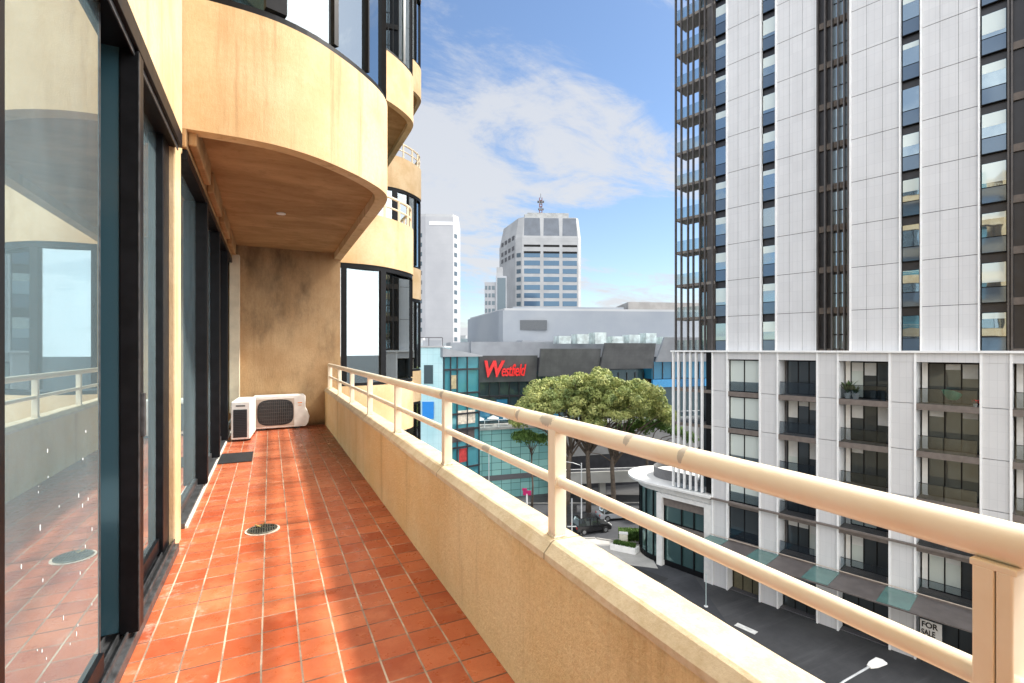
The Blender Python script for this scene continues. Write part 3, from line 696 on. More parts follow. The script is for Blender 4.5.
MB().prism(gl, .5, H(-13.56)).build('glazing', m_darkteal2 if 0 else glassmat('pavilion_glass', (0,0,0), .18, (.7,1,1), .03, (.02,.06,.06), .5), cf, smooth='auto')
pl = [(-14.07,.38),(-14.07,6.75)] + arc(cx0, cy0, 3.24, 90, 270, 26); MB().prism(pl, 0, .5).build('plinth', m_black, cf)
MB().prism([(p[0]*1.0, p[1]) for p in pl], H(-16.6), H(-16.2)).build('floor_band', m_black, cf)
f = MB()
for a in range(96, 268, 17): x_, y_ = cx0+3.22*math.cos(R(a)), cy0+3.22*math.sin(R(a)); f.box(x_-.05, x_+.05, y_-.05, y_+.05, .5, H(-13.56))
f.build('mullion', m_black, cf)
for (u0, u1) in ((-19.45,-18.9),(-14.75,-14.08)): B(u0, u1, -.05, .5, 0, H(-13.55)).build('column', m_whitewall, cf)
B(-18.9, -14.75, -.03, .3, H(-13.9), H(-13.55)).build('portal_beam', m_whitewall, cf)
B(-18.89, -14.76, .28, .40, H(-14.7), H(-13.91)).build('brown_awning_box', m_slab, cf)
B(-18.89, -14.76, -.2, .40, H(-16.75), H(-16.3)).build('brown_ledge', m_slab, cf)
f = MB()
for u in (-18.85,-17.1,-15.9,-14.82): f.box(u-.05, u+.05, .33, .42, .5, H(-14.7))
f.build('window_frame', m_black, cf)
up = arc(cx0+.3, cy0+.2, 2.2, 95, 275, 22, 2.3); lo_ = arc(cx0+.3, cy0+.2, 2.05, 95, 275, 22, 2.15)
up2 = [(-15.6, 2.5+.2)] ; u1_ = [( -16.2, cy0+.2+2.3)] ; 
A_ = [(-16.5, cy0+2.5)] + up + [(-16.5, cy0-2.1)]; B_ = [(-16.5, cy0+2.35)] + lo_ + [(-16.5, cy0-1.95)]
MB().ribbon(A_, B_, H(-12.70), H(-11.75)).build('roof_upstand', plain('grey_upstand', (.16,.16,.165), .6, 0, .1), cf, smooth='auto')
MB().prism([(-16.4, cy0-1.9), (-16.4, cy0+2.3)] + [(p[0]+.05, p[1]) for p in lo_], H(-12.69), H(-12.2)).build('roof_deck', m_whitewall, cf)

# ------------------------------------------------------------------ things at the tower
sg = thing('for_sale_sign', 'white board reading FOR SALE at street level under the canopy', 'sign', (PO[0], PO[1], GZ), TA)
B(.02, 1.10, -.20, -.14, H(-18.85), H(-17.55)).build('board', plain('sign_white', (.72,.71,.68), .6, 0, .05), sg)
def text(body, size, mat, parent, loc, rot, ext=.01, off=0, shear=0, spacing=1, name='lettering', sx=1):
    c = bpy.data.curves.new(name, 'FONT'); c.body = body; c.size = size; c.extrude = ext; c.offset = off; c.shear = shear; c.space_character = spacing; c.materials.append(mat)
    t_ = bpy.data.objects.new(name, c); sc.collection.objects.link(t_); bpy.context.view_layer.update(); me = bpy.data.meshes.new_from_object(t_.evaluated_get(bpy.context.evaluated_depsgraph_get())); bpy.data.objects.remove(t_)
    o = bpy.data.objects.new(name, me); sc.collection.objects.link(o); o.scale = (sx, 1, 1); o.parent = parent; o.location = loc; o.rotation_euler = rot; return o
m_ink = plain('black_ink', (.02,.02,.02), .6, 0, 0)
text('FOR', .50, m_ink, sg, (.09, -.212, H(-18.00)), (R(90),0,0), off=.014, sx=.85); text('SALE', .50, m_ink, sg, (.08, -.212, H(-18.50)), (R(90),0,0), off=.014, sx=.66)
for q in (.1, 1.0): MB().tube([(q,-.17,H(-18.85)),(q,-.17,0)], .025, 6).build('post', m_ink, sg)

def tloc(u, y, h): # tower-podium local -> world
    return (PO[0]+u*math.cos(TA)-y*math.sin(TA), PO[1]+u*math.sin(TA)+y*math.cos(TA), h+EYE)
m_leaf = M('leaf_green', (.07,.12,.03), .6); rn = m_leaf.noise(1.2, 3); m_leaf.color(m_leaf.mix(m_leaf.rng(rn, .3, .7), (.035,.075,.02), (.11,.17,.045))); m_leaf = m_leaf.m
m_pot = plain('white_pot', (.75,.75,.73), .4, 0, .05)
def potplant(u, y, h, ht, label):
    r = thing('potted_plant', label, 'potted plant', tloc(u, y, h)); rr = random.Random(int(u*100))
    MB().tube([(0,0,0),(0,0,.38),(0,0,.40)], [.15,.23,.21], 16).build('pot', m_pot, r, smooth='auto')
    m_ = MB()
    for k in range(26):
        a = rr.uniform(0, 6.28); l = rr.uniform(.35,.8)*ht; hh = rr.uniform(.3,1)*ht; d = Vector((math.cos(a), math.sin(a), 0)); s_ = Vector((-d.y, d.x, 0))*.05
        p = [Vector((0,0,.38))+d*l*t*.6+Vector((0,0,hh*(t-.35*t*t))) for t in (0,.4,.75,1)]; ws = (.3,1.5,1.2,.05); i = len(m_.v)
        for q, w_ in zip(p, ws): m_.v += [tuple(q-s_*w_), tuple(q+s_*w_)]
        for j in range(3): m_.f.append((i+2*j, i+2*j+1, i+2*j+3, i+2*j+2))
    m_.build('leaves', m_leaf, r)
potplant(-4.15, .45, -3.55, 1.5, 'tall leafy plant in a white pot, on the top balcony left of another pot')
potplant(-3.65, .40, -3.55, .9, 'lower plant in a round white pot, on the top balcony right of the taller one')
ch = thing('lounge_chair', 'round green shell chair on the dark top balcony across the lane', 'chair', tloc(1.5, .45, -3.55), 1.2)
sh = MB(); n_ = 16
for j in range(5):
    for k in range(n_): a = 2*math.pi*k/n_; rr = .12+.11*j; sh.v.append((rr*math.cos(a), rr*math.sin(a)*.75, .32+.03*j*j+.10*math.sin(a)*j*.5))
for j in range(4):
    for k in range(n_): m2 = (k+1)%n_; sh.f.append((j*n_+k, j*n_+m2, (j+1)*n_+m2, (j+1)*n_+k))
sh.f.append(tuple(range(n_))); sh.build('seat', plain('green_shell', (.10,.50,.30), .5, 0, .1), ch, smooth=True)
for a in (45,135,225,315): MB().tube([(.1*math.cos(R(a)),.1*math.sin(R(a)),.33),(.32*math.cos(R(a)),.32*math.sin(R(a)),0)], .015, 6).build('leg', m_ink, ch)
fp = thing('potted_plant', 'small pot with red flowers on the edge of the top balcony', 'potted plant', tloc(2.62, .12, -3.55))
MB().tube([(0,0,0),(0,0,.2)], [.08,.11], 10).build('pot', m_pot, fp)
m_ = MB(); rr = random.Random(3)
for k in range(40):
    c_ = Vector((rr.gauss(0,.09), rr.gauss(0,.09), .28+rr.random()*.2)); a = rr.uniform(0,6.28); t = Vector((math.cos(a), math.sin(a), .3))*.035; q = Vector((-t.y, t.x, .03)); m_.quad(tuple(c_-t), tuple(c_-q), tuple(c_+t), tuple(c_+q))
m_.build('flowers', plain('red_petals', (.65,.03,.03), .6, 0, 0), fp)

# ------------------------------------------------------------------ city
def city(name, label, X, Z, ang, cat='building'): return thing(name, label, cat, (*W(X, Z), GZ), -YAW+ang)
m_wt = plain('white_tower_render', (.42,.43,.44), .8, 0, .06, .08); m_gw = glassmat('far_window_glass', (0,0,0), .05, (.7,.9,1), .05, (.03,.05,.07), fr=.25)
# white slab tower far left
b1 = city('slab_tower', 'plain white slab tower with single window columns, beyond the cream block', -31.0, 156, R(4))
o1 = [(-4,3),(3.4,0),(12.2,0),(13.9,3),(13.9,16),(-4,16)]
m = M('white_grid_cladding', (.66,.67,.68), .7); x, y, z = m.xyz(); l = m.line(z, 3., .12); l2 = m.line(m.math('ADD', x, y), 1.5, .05)
m.color(m.mix(m.math('MAXIMUM', m.math('MULTIPLY', l, .22), m.math('MULTIPLY', l2, .1)), m.mix(m.rng(m.noise(.1,4), .3, .7), (.35,.36,.385), (.41,.42,.44)), (.3,.32,.35))); m_wg = m.m
MB().prism(o1, 0, H(42.5)).build('wall', m_wg, b1)
MB().prism([(p[0]*.98+.1, p[1]+.4) for p in o1], H(42.5), H(43.4)).build('parapet', m_wt, b1)
B(4.6, 12.0, -.12, -.02, H(39.8), H(40.8)).build('roof_slot', plain('bright_slot', (.85,.86,.88), .5, 0, 0), b1)
for k in range(13):
    z = H(37.2-3.02*k)
    wn = MB(); a = Vector((-4,3,0)); b = Vector((3.4,0,0)); d = (b-a).normalized(); nn = Vector((d.y, -d.x, 0))*.05
    for t in (4.9,):
        p = a+d*t+nn; q = a+d*(t+1.9)+nn; wn.quad((p.x,p.y,z-1.2),(q.x,q.y,z-1.2),(q.x,q.y,z),(p.x,p.y,z)); wn.quad((p.x-.03,p.y-.08,z-1.35),(q.x-.03,q.y-.08,z-1.35),(q.x-.03,q.y-.08,z-1.2),(p.x-.03,p.y-.08,z-1.2))
    wn.build('window', m_gw, b1)
    w2_ = MB(); w2_.quad((12.55,.50,z-1.3),(13.4,2.0,z-1.3),(13.4,2.0,z),(12.55,.50,z)); w2_.build('window', m_gw, b1)
B(-1, 13, -3, -2.7, H(.3), H(1.0)).build('roof_rail', m_joint, b1)

# office tower
b2 = city('office_tower', 'pale office tower with blue window bands and a mast on its roof', 2.8, 230, R(3))
m = M('precast_concrete', (.50,.51,.52), .8); x, y, z = m.xyz(); l = m.line(z, 3.82, .14, .3); l2 = m.line(m.math('ADD', x, y), 2.4, .10)
m.color(m.mix(m.math('MAXIMUM', m.math('MULTIPLY', l, .35), m.math('MULTIPLY', l2, .22)), m.mix(m.rng(m.noise(.15,5), .3, .7), (.32,.33,.34), (.39,.40,.41)), (.25,.26,.28))); m_pre = m.m
plan = [(2.0,0),(28.6,0),(30.2,2.0),(30.2,26),(-8.0,26),(-1.0,2.4)]
MB().prism(plan, 0, H(52.6)).build('wall', m_pre, b2)
# tapered glass crown
cr = MB(); n = len(plan); ctr = Vector((14,13)); up_ = [ (Vector(p)-ctr) for p in plan]
tops = [(ctr.x+q.x*(.93 if q.x > 0 else .90), ctr.y+q.y*.90) for q in up_]
cr.v = [(p[0],p[1],H(52.6)) for p in plan]+[(p[0],p[1],H(62.6)) for p in tops]; cr.f = [tuple(range(n,2*n))]+[(k,(k+1)%n,(k+1)%n+n,k+n) for k in range(n)]; cr.build('crown', m_pre, b2)
for (a, b) in ((2.8,10.6),(12.0,19.6),(21.0,28.0)):
    g_ = MB(); g_.quad((a,-.03+.13,H(53.6)),(b,.10,H(53.6)),(b-.2,1.22,H(62.2)),(a+.3,1.22,H(62.2))); g_.build('crown_glazing', plain('grey_glazing', (.10,.12,.15), .25, 0, .15, .3) if a < 3 else bpy.data.materials['grey_glazing'], b2)
    for h in (49.6, 46.5): B(a, b, -.1, .4, H(h-1.6)+.3, H(h-.3)).build('vent_slot', m_dark, b2)
for r_ in range(9):
    hc = 45.4-3.82*r_-.9
    for (a, b) in ((2.9,10.4),(12.1,19.5),(21.1,27.9)):
        B(a, b, -.08, .3, H(hc-1.15), H(hc+1.15)).build('window', m_blue2 if 0 else (bpy.data.materials.get('office_blue') or glassmat('office_blue', (0,0,0), .05, (.5,.8,1), .08, (.012,.055,.12), fr=.2)), b2)
    wn = MB(); wn.quad((-.55,1.9,H(hc-1)),(1.35,.35,H(hc-1)),(1.35,.35,H(hc+1)),(-.55,1.9,H(hc+1))); wn.build('window', m_gw, b2)
for h in (53.5,48.5,45):    # slots on the side wall
    s_ = MB()
    for k in range(4): y0 = 4+5.2*k; x0 = -1.0-7.0*(y0-2.4)/23.6-.10; x1 = x0-.95; s_.quad((x0,y0,H(h-1)),(x1,y0+3.2,H(h-1)),(x1,y0+3.2,H(h+1)),(x0,y0,H(h+1)))
    s_.build('vent_slot', m_joint, b2)
B(5, 25, 6, 18, H(62.6), H(66)).build('plant_room', plain('plant_grey', (.33,.34,.34), .8, 0, .2, .4), b2)
B(3.5, 14, 4, 8, H(62.6), H(64.8)).build('plant_room', bpy.data.materials['plant_grey'], b2)
ms = thing('radio_mast', 'red and white lattice mast on the office tower roof', 'mast', b2.matrix_basis @ Vector((11.5, 7, H(66.0))), -YAW)
mm = [plain('mast_red', (.16,.04,.04), .6, 0, 0), plain('mast_white', (.22,.22,.23), .6, 0, 0), plain('mast_dark', (.08,.08,.09), .6, 0, 0)]
for k in range(5):
    g_ = MB()
    for (sx, sy) in ((-1,-1),(1,-1),(1,1),(-1,1)): g_.box(sx*.6-.15, sx*.6+.15, sy*.6-.15, sy*.6+.15, 1.5*k, 1.5*k+1.49)
    g_.box(-.7,.7,-.7,.7,1.5*k,1.5*k+.25); g_.build('lattice', mm[k % 2], ms)
B(-1.6,1.6,-.5,.5,5.2,6.0).build('antenna', mm[2], ms); B(-1.2,1.4,-.5,.5,1.6,2.3).build('antenna', mm[2], ms); MB().tube([(0,0,7.4),(0,0,9.6)], .12, 6).build('spike', mm[2], ms)

b3 = city('apartment_tower', 'small distant apartment tower with stacked dark windows left of the office tower', -11.2, 200, R(2))
B(0, 4.6, 0, 12, 0, H(27.5)).build('wall', m_wg, b3); B(4.6, 9, -.5, 12, 0, H(30)).build('wall', plain('tower_grey', (.40,.42,.45), .8, 0, .1, .2), b3); B(4.9, 7.5, 2, 8, H(30), H(34)).build('lift_core', m_pre, b3)  # the right-hand wing has its own grey
for k in range(8):
    for (a, b) in ((.3,1.1),(1.6,2.5),(3.0,4.2)): B(a, b, -.1, .2, H(24.4-3.1*k), H(26-3.1*k)).build('window', m_gw, b3)
B(5.2, 8.6, -.6, -.4, H(2), H(29.2)).build('glazed_strip', m_gw, b3)

# big grey-white hall
b4 = city('retail_hall', 'huge windowless pale grey metal hall behind the signed shopping centre', -1.84, 100, 0)
m = M('ribbed_metal', (.52,.55,.58), .55, .1); x, y, z = m.xyz(); l = m.line(m.math('ADD', x, y), .9, .06); l2 = m.line(z, 2.6, .06)
m.color(m.mix(m.math('MAXIMUM', m.math('MULTIPLY', l, .16), m.math('MULTIPLY', l2, .3)), m.mix(m.rng(m.noise(.08,6), .3, .7), (.24,.27,.31), (.31,.335,.365)), (.28,.31,.34))); m_rib = m.m
MB().prism([(0,0),(-.9,1.0),(-10.0,31),(-10,40),(60,40),(60,12),(40,4)], 0, H(8.0)).build('wall', m_rib, b4)
MB().prism([(.3,.8),(-9.4,31.3),(-9.4,39),(60,39),(60,13),(40,5)], H(8.0), H(8.5)).build('parapet', m_wt, b4)
MB().prism([(2,4),(2,16),(26,18),(26,6)], H(8.5), H(9.1)).build('roof_upstand', m_rib, b4)
MB().prism([(27,6),(27,18),(52,20),(52,10)], H(8.5), H(10.3)).build('plant_screen', plain('brown_screen', (.30,.29,.28), .8, 0, .15, .4), b4)
B(3.5, 9.0, -.05+.3, .8, H(4.0), H(6.0)).build('louvre', plain('louvre_grey', (.10,.11,.12), .6, 0, .1), b4)

# shopping centre with the sign
b5 = city('shopping_centre', 'shopping centre with dark grey panels, red sign and turquoise glass wall', -5.39, 66, math.atan2(.31, .95))
m = M('dark_zinc_panel', (.15,.155,.16), .45, .3); x, y, z = m.xyz(); l = m.math('MAXIMUM', m.line(x, .9, .03), m.line(z, .45, .02))
m.color(m.mix(m.math('MULTIPLY', l, .4), m.mix(m.rng(m.noise(.5,5), .3, .7), (.09,.094,.10), (.135,.14,.145)), (.07,.07,.075))); m_zinc = m.m
m_pale = plain('pale_zinc', (.30,.32,.35), .45, .3, .1, .5)
B(.1, 60, 4.0, 30, 0, H(-1.2)).build('wall', m_spandrel, b5)
B(2, 60, 9, 30, H(-1.2), H(1.2)).build('upper_roof', m_pale, b5)
for i, (t0, t1, hb, ht, mt_, lean, y0) in enumerate(((0,10.0,-4.6,-.85,m_zinc,0,2.0),(10.0,19.6,-3.85,.12,m_zinc,.1,.9),(19.75,28.7,-2.9,.95,m_zinc,.4,.4),(29.5,46,-1.9,1.9,m_pale,1.0,.2))):
    p = MB(); z0, z1 = H(hb), H(ht); d = .35
    p.v = [(t0-lean*.5,y0,z0),(t1-lean*.5,y0,z0),(t1-lean*.5,y0+d,z0),(t0-lean*.5,y0+d,z0),(t0+lean*.6,y0-.6,z1),(t1,y0-.6,z1),(t1,y0-.6+d,z1),(t0+lean*.6,y0-.6+d,z1)]
    p.f = [(0,3,2,1),(4,5,6,7),(0,1,5,4),(1,2,6,5),(2,3,7,6),(3,0,4,7)]; p.build('facade_panel', mt_, b5)
B(.2, 29.0, 3.5, 3.9, H(-10.6), H(-3.2)).build('shop_glazing', m_darkteal, b5)
f = MB()
for k in range(20): f.box(.3+1.5*k, .42+1.5*k, 3.36, 3.49, H(-10.6), H(-3.6))
f.box(.2, 29, 3.3, 3.49, H(-6.9), H(-6.6)); f.build('mullion', m_spandrel, b5)
for (a, b) in ((1.2,3.4),(4.4,6.0),(12.2,14),(16,19)): B(a, b, 3.2, 3.29, H(-10.2), H(-7.2)).build('blue_shopfront', m_blue, b5)  # blue glass panels set in the dark shop front
B(29.1, 60, 1.5, 3.9, H(-4.6), H(-1.92)).build('blue_glazing', m_blue, b5); B(29.1, 60, 1.2, 1.6, H(-5.9), H(-4.7)).build('blue_band', plain('bright_blue_band', (.05,.30,.60), .35, 0, .1), b5); B(29.1, 60, 1.6, 3.9, H(-20), H(-5.95)).build('blue_glazing', m_darkteal, b5)
f = MB()
for k in range(12): f.box(29.3+1.7*k, 29.4+1.7*k, 1.38, 1.49, H(-4.6), H(-1.95))
f.build('mullion', m_spandrel, b5)
# turquoise block wall
m = M('turquoise_block_glass', (.12,.36,.37), .25, 0, .6); x, y, z = m.xyz(); cell = m.comb(m.math('FLOOR', m.math('DIVIDE', x, 1.38)), m.math('FLOOR', m.math('DIVIDE', z, .98)))
l = m.math('MAXIMUM', m.line(x, 1.38, .06), m.line(z, .98, .05)); m.color(m.mix(l, m.mix(m.white(cell), (.15,.34,.34), (.24,.47,.45)), (.04,.08,.08))); m_tb = m.m
B(-.4, 60, -.2, 3.3, H(-10.95), H(-10.62)).build('deck', m_conc, b5)
B(-.2, 11.2, 0, .5, H(-17.2), H(-10.96)).build('block_wall', m_tb, b5); B(-.2, 11.2, -.1, .5, H(-17.9), H(-17.22)).build('dark_band', m_joint, b5); B(-.2, 11.2, 0, .5, 0, H(-17.92)).build('block_wall', m_tb, b5)
B(11.25, 60, .3, 3.9, H(-15.5), H(-10.96)).build('concrete_wall', plain('grey_concrete_wall', (.24,.24,.24), .85, 0, .2, .3), b5)
B(11.25, 60, .6, 3.9, 0, H(-15.52)).build('undercroft', m_spandrel, b5)
g_ = MB(); g_.tube([(-.3,-.1,H(-9.6)),(60,-.1,H(-9.6))], .035, 6)
for k in range(30): g_.box(-.3+2*k, -.24+2*k, -.13, -.07, H(-10.62), H(-9.6))
g_.build('deck_handrail', m_whitefin, b5)
for k in range(7): B(15+3.1*k, 17+3.1*k, 5.2, 7.4, H(.9), H(2.1+.3*(k%3))).build('rooftop_unit', plain('rooftop_glass', (.50,.58,.58), .3, .2, .3, 1) if k == 0 else bpy.data.materials['rooftop_glass'], b5)
for (a,b,c_,d_) in ((-1,4,10,1.4),(5,9,12,1.0),(11,18,11,1.8)): B(a, b, c_, c_+3, H(-1.2), H(d_-.3)).build('rooftop_unit', m_pale, b5)
ws = thing('shop_sign', 'large red slanted Westfield lettering mounted on the dark grey panel', 'sign', b5.matrix_basis @ Vector((1.6, 1.05, H(-3.9))), -YAW+math.atan2(.31,.95))
m_red = plain('sign_red', (.72,.012,.012), .4, 0, 0)
text('W', 3.1, m_red, ws, (.15, 0, .15), (R(85),0,0), .12, .09, .22, name='letter', sx=.85); text('estfield', 2.35, m_red, ws, (2.75, 0, .2), (R(85),0,0), .12, .03, .35, .92, name='letter', sx=.58)

# café umbrellas and people on the deck
m_um = plain('umbrella_canvas', (.60,.62,.62), .8, 0, .1); 
for k, (t, yy) in enumerate(((1.2,1.2),(3.4,1.6),(5.6,1.3),(8.0,1.7))):
    u_ = thing('cafe_umbrella', ('pale square umbrella at the left end of the shopping deck','pale umbrella second along the shopping deck rail','pale umbrella third along the shopping deck rail','pale umbrella on the deck just left of the tree crown')[k], 'umbrella', b5.matrix_basis @ Vector((t, yy, H(-10.62))), -YAW, 'umbrellas on the shopping deck')
    c_ = MB(); c_.v = [(-.8,-.8,1.0),(.8,-.8,1.0),(.8,.8,1.0),(-.8,.8,1.0),(0,0,1.45)]; c_.f = [(0,1,4),(1,2,4),(2,3,4),(3,0,4),(0,3,2,1)]; c_.build('canopy', m_um, u_); MB().tube([(0,0,0),(0,0,1.4)], .03, 6).build('pole', m_ink, u_)

# ramp bridge
rp = thing('road_ramp', 'concrete road ramp with pale parapet behind the tree trunks', 'ramp', (*W(0, 63), GZ), -YAW)
n = 22; cen = [(5.0+1.35*k, 3.6-.03*k+.0*k*k, H(-17.4+ .055*k)) for k in range(n)]
a = MB(); b = MB()
for k in range(n-1):
    (x0,y0,z0),(x1,y1,z1) = cen[k], cen[k+1]
    for mb_, d0, d1_, zt, zb in ((a, -.9, -.6, .75, -.75), (b, -.6, 3.5, 0, -.6)):
        i = len(mb_.v); mb_.v += [(x0,y0+d0,z0+zb),(x1,y1+d0,z1+zb),(x1,y1+d1_,z1+zb),(x0,y0+d1_,z0+zb),(x0,y0+d0,z0+zt),(x1,y1+d0,z1+zt),(x1,y1+d1_,z1+zt),(x0,y0+d1_,z0+zt)]
        mb_.f += [tuple(i+q for q in f_) for f_ in ((0,3,2,1),(4,5,6,7),(0,1,5,4),(2,3,7,6))]
a.build('parapet', plain('pale_ramp_concrete', (.40,.40,.38), .85, 0, .15, .4), rp); b.build('deck', m_road, rp)
g_ = MB(); g_.tube([(c_[0], c_[1]-.75, c_[2]+1.15) for c_ in cen], .05, 6); g_.build('guard_rail', m_whitefin, rp)
for x_ in (12, 21, 29): B(x_, x_+.8, 4, 5, 0, H(-18.1)).build('pier', m_conc, rp)

# cyan wall building and glass pavilion on the left
b7 = city('cyan_building', 'pale cyan tiled building with a blue sign beside the cream block', -16.0, 60, R(2))
m = M('cyan_tile_cladding', (.42,.66,.70), .35, 0, .5); x, y, z = m.xyz(); l = m.math('MAXIMUM', m.line(x, .7, .03), m.line(z, 1.1, .03)); m.color(m.mix(m.math('MULTIPLY', l, .4), m.mix(m.rng(m.noise(.3,4), .3, .7), (.36,.60,.65), (.48,.70,.74)), (.20,.35,.38)))
B(0, 7.5, 0, 10, 0, H(.25)).build('wall', m.m, b7); B(-.2, 7.7, -.15, 10, H(.25), H(.45)).build('parapet', m_wt, b7)
B(5.2, 6.3, -.08, .1, H(-4.2), H(-1.9)).build('window', m_darkteal, b7); B(5.0, 6.4, -.16, -.05, H(-8.5), H(-6.4)).build('blue_panel', plain('vivid_blue', (.01,.22,.65), .4, 0, .05), b7)
B(3.0, 4.2, -.08, .1, H(-12), H(-6)).build('window', m_darkteal, b7)
rr_ = MB(); rr_.tube([(.5,1,H(1.5)),(7.3,1,H(1.5))], .06, 6)
for k in range(5): rr_.box(.5+1.7*k, .6+1.7*k, .95, 1.05, H(.45), H(1.5))
rr_.build('roof_rail', m_joint, b7); B(4.6, 7, 3, 5, H(.45), H(1.2)).build('rooftop_unit', m_pale, b7)
b6 = city('glass_pavilion', 'turquoise glass corner pavilion left of the red sign', -8.4, 60.2, R(38))
MB().prism([(0,0),(5.3,0),(5.3,6),(0,6)], 0, H(-.05), lambda p: H(-.05)-.16*p[0]).build('glazing', m_teal, b6)
MB().prism([(-.3,-.3),(5.6,-.3),(5.6,6),(-.3,6)], H(.0)-.9, H(.15), lambda p: H(.15)-.16*p[0]).build('roof_edge', m_pale, b6)
f = MB()
for t in (0,.95,1.9,3.4,5.2): f.box(t-.05, t+.09, -.1, -.005, 0, H(-.9))
for h in (-2.6,-5.6,-8.2,-10.2,-12.4,-15): f.box(0, 5.3, -.14, -.005, H(h), H(h)+.22)
f.build('mullion', m_spandrel, b6)
for (t,h,w_,c_) in ((1.0,-4.9,.8,(.35,.30,.18)),(2.0,-9.4,2.6,(.55,.5,.42)),(.3,-11.6,4.2,(.06,.05,.05)),(2.2,-14.2,1.2,(.35,.03,.03))): B(t, t+w_, -.06, -.015, H(h), H(h)+1.7).build('display', plain('display_tone', c_, .6, 0, .3, 2), b6)
aw = thing('awning', 'dark curved awning with a red edge below the cyan building', 'awning', (*W(-9.8, 58.6), GZ+6.2), -YAW)
ar = arc(0, 0, 2.6, 180, 360, 14, 1.2); MB().prism(ar, 0, .35).build('canopy', m_spandrel, aw); MB().ribbon(arc(0,0,2.66,180,360,14,1.26), arc(0,0,2.6,180,360,14,1.2), -.3, .05).build('red_edge', m_red, aw)
MB().box(-1.6,-1.4,-.3,-.1,-6.2,0).box(1.4,1.6,-.3,-.1,-6.2,0).build('bracket', m_spandrel, aw)
for i, (X, Z, w_, d_, h_, c_, lab) in enumerate(((-24,190,12,10,4.2,(.42,.52,.55),'low pale teal building in the gap beyond the slab tower'),(-14,175,6,10,7.5,(.55,.58,.60),'small grey stepped building behind the left end of the retail hall'),(-30,120,16,12,1.6,(.45,.50,.53),'flat roofed grey building at the foot of the slab tower'))):
    r = city('distant_building', lab, X, Z, 0); B(0, w_, 0, d_, 0, H(h_)).build('wall', plain('distant_wall', c_, .8, 0, .15, .3), r); B(w_*.2, w_*.5, 1, 4, H(h_), H(h_)+1.3).build('plant_room', m_wt, r)

# ------------------------------------------------------------------ trees
def bark(): return plain('bark', (.11,.085,.065), .9, 0, .3, 3)
m_bark = bark()
def leafmat(name, a, b, c_):
    m = M(name, a, .6, 0, .3); oi = m.n.new('ShaderNodeNewGeometry'); r = oi.outputs['Random Per Island']
    c = m.mix(m.rng(m.noise(.9, 5, .7), .38, .62), a, b); c = m.mix(m.math('MULTIPLY', m.rng(m.noise(.5, 3, off=(4,4,4)), .4, .6), m.math('MULTIPLY', r, .9)), c, c_); m.color(c)
    tr = m.n.new('ShaderNodeBsdfTranslucent'); m.l.new(c, tr.inputs[0]); mx = m.n.new('ShaderNodeMixShader'); mx.inputs[0].default_value = .25
    m.l.new(m.b.outputs[0], mx.inputs[1]); m.l.new(tr.outputs[0], mx.inputs[2]); m.l.new(mx.outputs[0], m.out.inputs[0]); return m.m
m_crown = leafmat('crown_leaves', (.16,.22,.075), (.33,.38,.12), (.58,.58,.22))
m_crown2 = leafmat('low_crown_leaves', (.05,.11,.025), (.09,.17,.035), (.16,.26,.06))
def tree(X, Z, label, clumps, trunk_r, top, seed, mats=m_crown, lean=(0,0), branches=None):
    rr = random.Random(seed); r = thing('umbrella_pine', label, 'tree', (*W(X, Z), GZ), -YAW, 'trees in front of the shopping centre')
    t = MB(); base = Vector((0,0,0)); fork = Vector((lean[0], lean[1], top))
    t.tube([base, base.lerp(fork,.35)+Vector((.1,.05,0)), base.lerp(fork,.7)+Vector((-.08,0,0)), fork], [trunk_r*1.25, trunk_r, trunk_r*.85, trunk_r*.7], 10)
    lv = MB()
    for ci_, (cx_, cy_, cz_, rx, rz_) in enumerate(clumps):
        c_ = Vector((cx_, cy_, cz_)); m1 = fork.lerp(c_, .5) + Vector((rr.uniform(-.4,.4),rr.uniform(-.4,.4),.2))
        if ci_ % 6 == 0 or len(clumps) < 20: t.tube([fork+Vector((0,0,-rr.random()*2)), m1, c_], [trunk_r*.45, trunk_r*.25, .04], 6)
        n = int(600*rx*rx/1.4)
        for k in range(n):
            d = Vector((rr.gauss(0,1), rr.gauss(0,1), rr.gauss(0,1))).normalized()
            if d.z < -.35 and rr.random() < .75: continue
            q = rr.uniform(.72, 1.08); p = c_ + Vector((d.x*rx*q, d.y*rx*q, d.z*rz_*q))
            nrm = (d + Vector((rr.uniform(-.7,.7), rr.uniform(-.7,.7), rr.uniform(-.4,.8)))).normalized()
            a = nrm.cross(Vector((0,0,1)) if abs(nrm.z) < .9 else Vector((1,0,0))).normalized(); b = nrm.cross(a); an = rr.uniform(0,3.14); s1 = rr.uniform(.07,.15)
            u_, v_ = (a*math.cos(an)+b*math.sin(an))*s1*1.5, (b*math.cos(an)-a*math.sin(an))*s1*.8
            lv.quad(tuple(p-u_), tuple(p-v_), tuple(p+u_), tuple(p+v_))
    if branches:
        for pts in branches: t.tube(pts, [trunk_r*.35]+[.05]*(len(pts)-1), 6)
    t.build('trunk', m_bark, r, smooth=True); lv.build('crown', mats, r)
def dome(cx_, w_, n, z0, z1, seed, dep=3.2):
    rr = random.Random(seed); o = []
    for k in range(n):
        x = cx_ + rr.uniform(-1,1)*w_; y = rr.uniform(-1,1)*dep; e = 1-(abs(x-cx_)/w_)**2*.75
        z = z0 + (z1-z0)*e*rr.uniform(.35, 1) ; rx = rr.uniform(.5, 1.05); o.append((x, y, z, rx, rx*rr.uniform(.65,.9)))
    return o
ZT = 61.0; K = ZT/490
def tx(px): return (px-512)*K
tree(tx(566), ZT, 'leafy tree nearest the red sign, its trunk partly behind the railing post', dome(-1.2, 5.2, 105, H(-10.2), H(-3.7), 11), .30, H(-12.2), 1, lean=(.6,0))
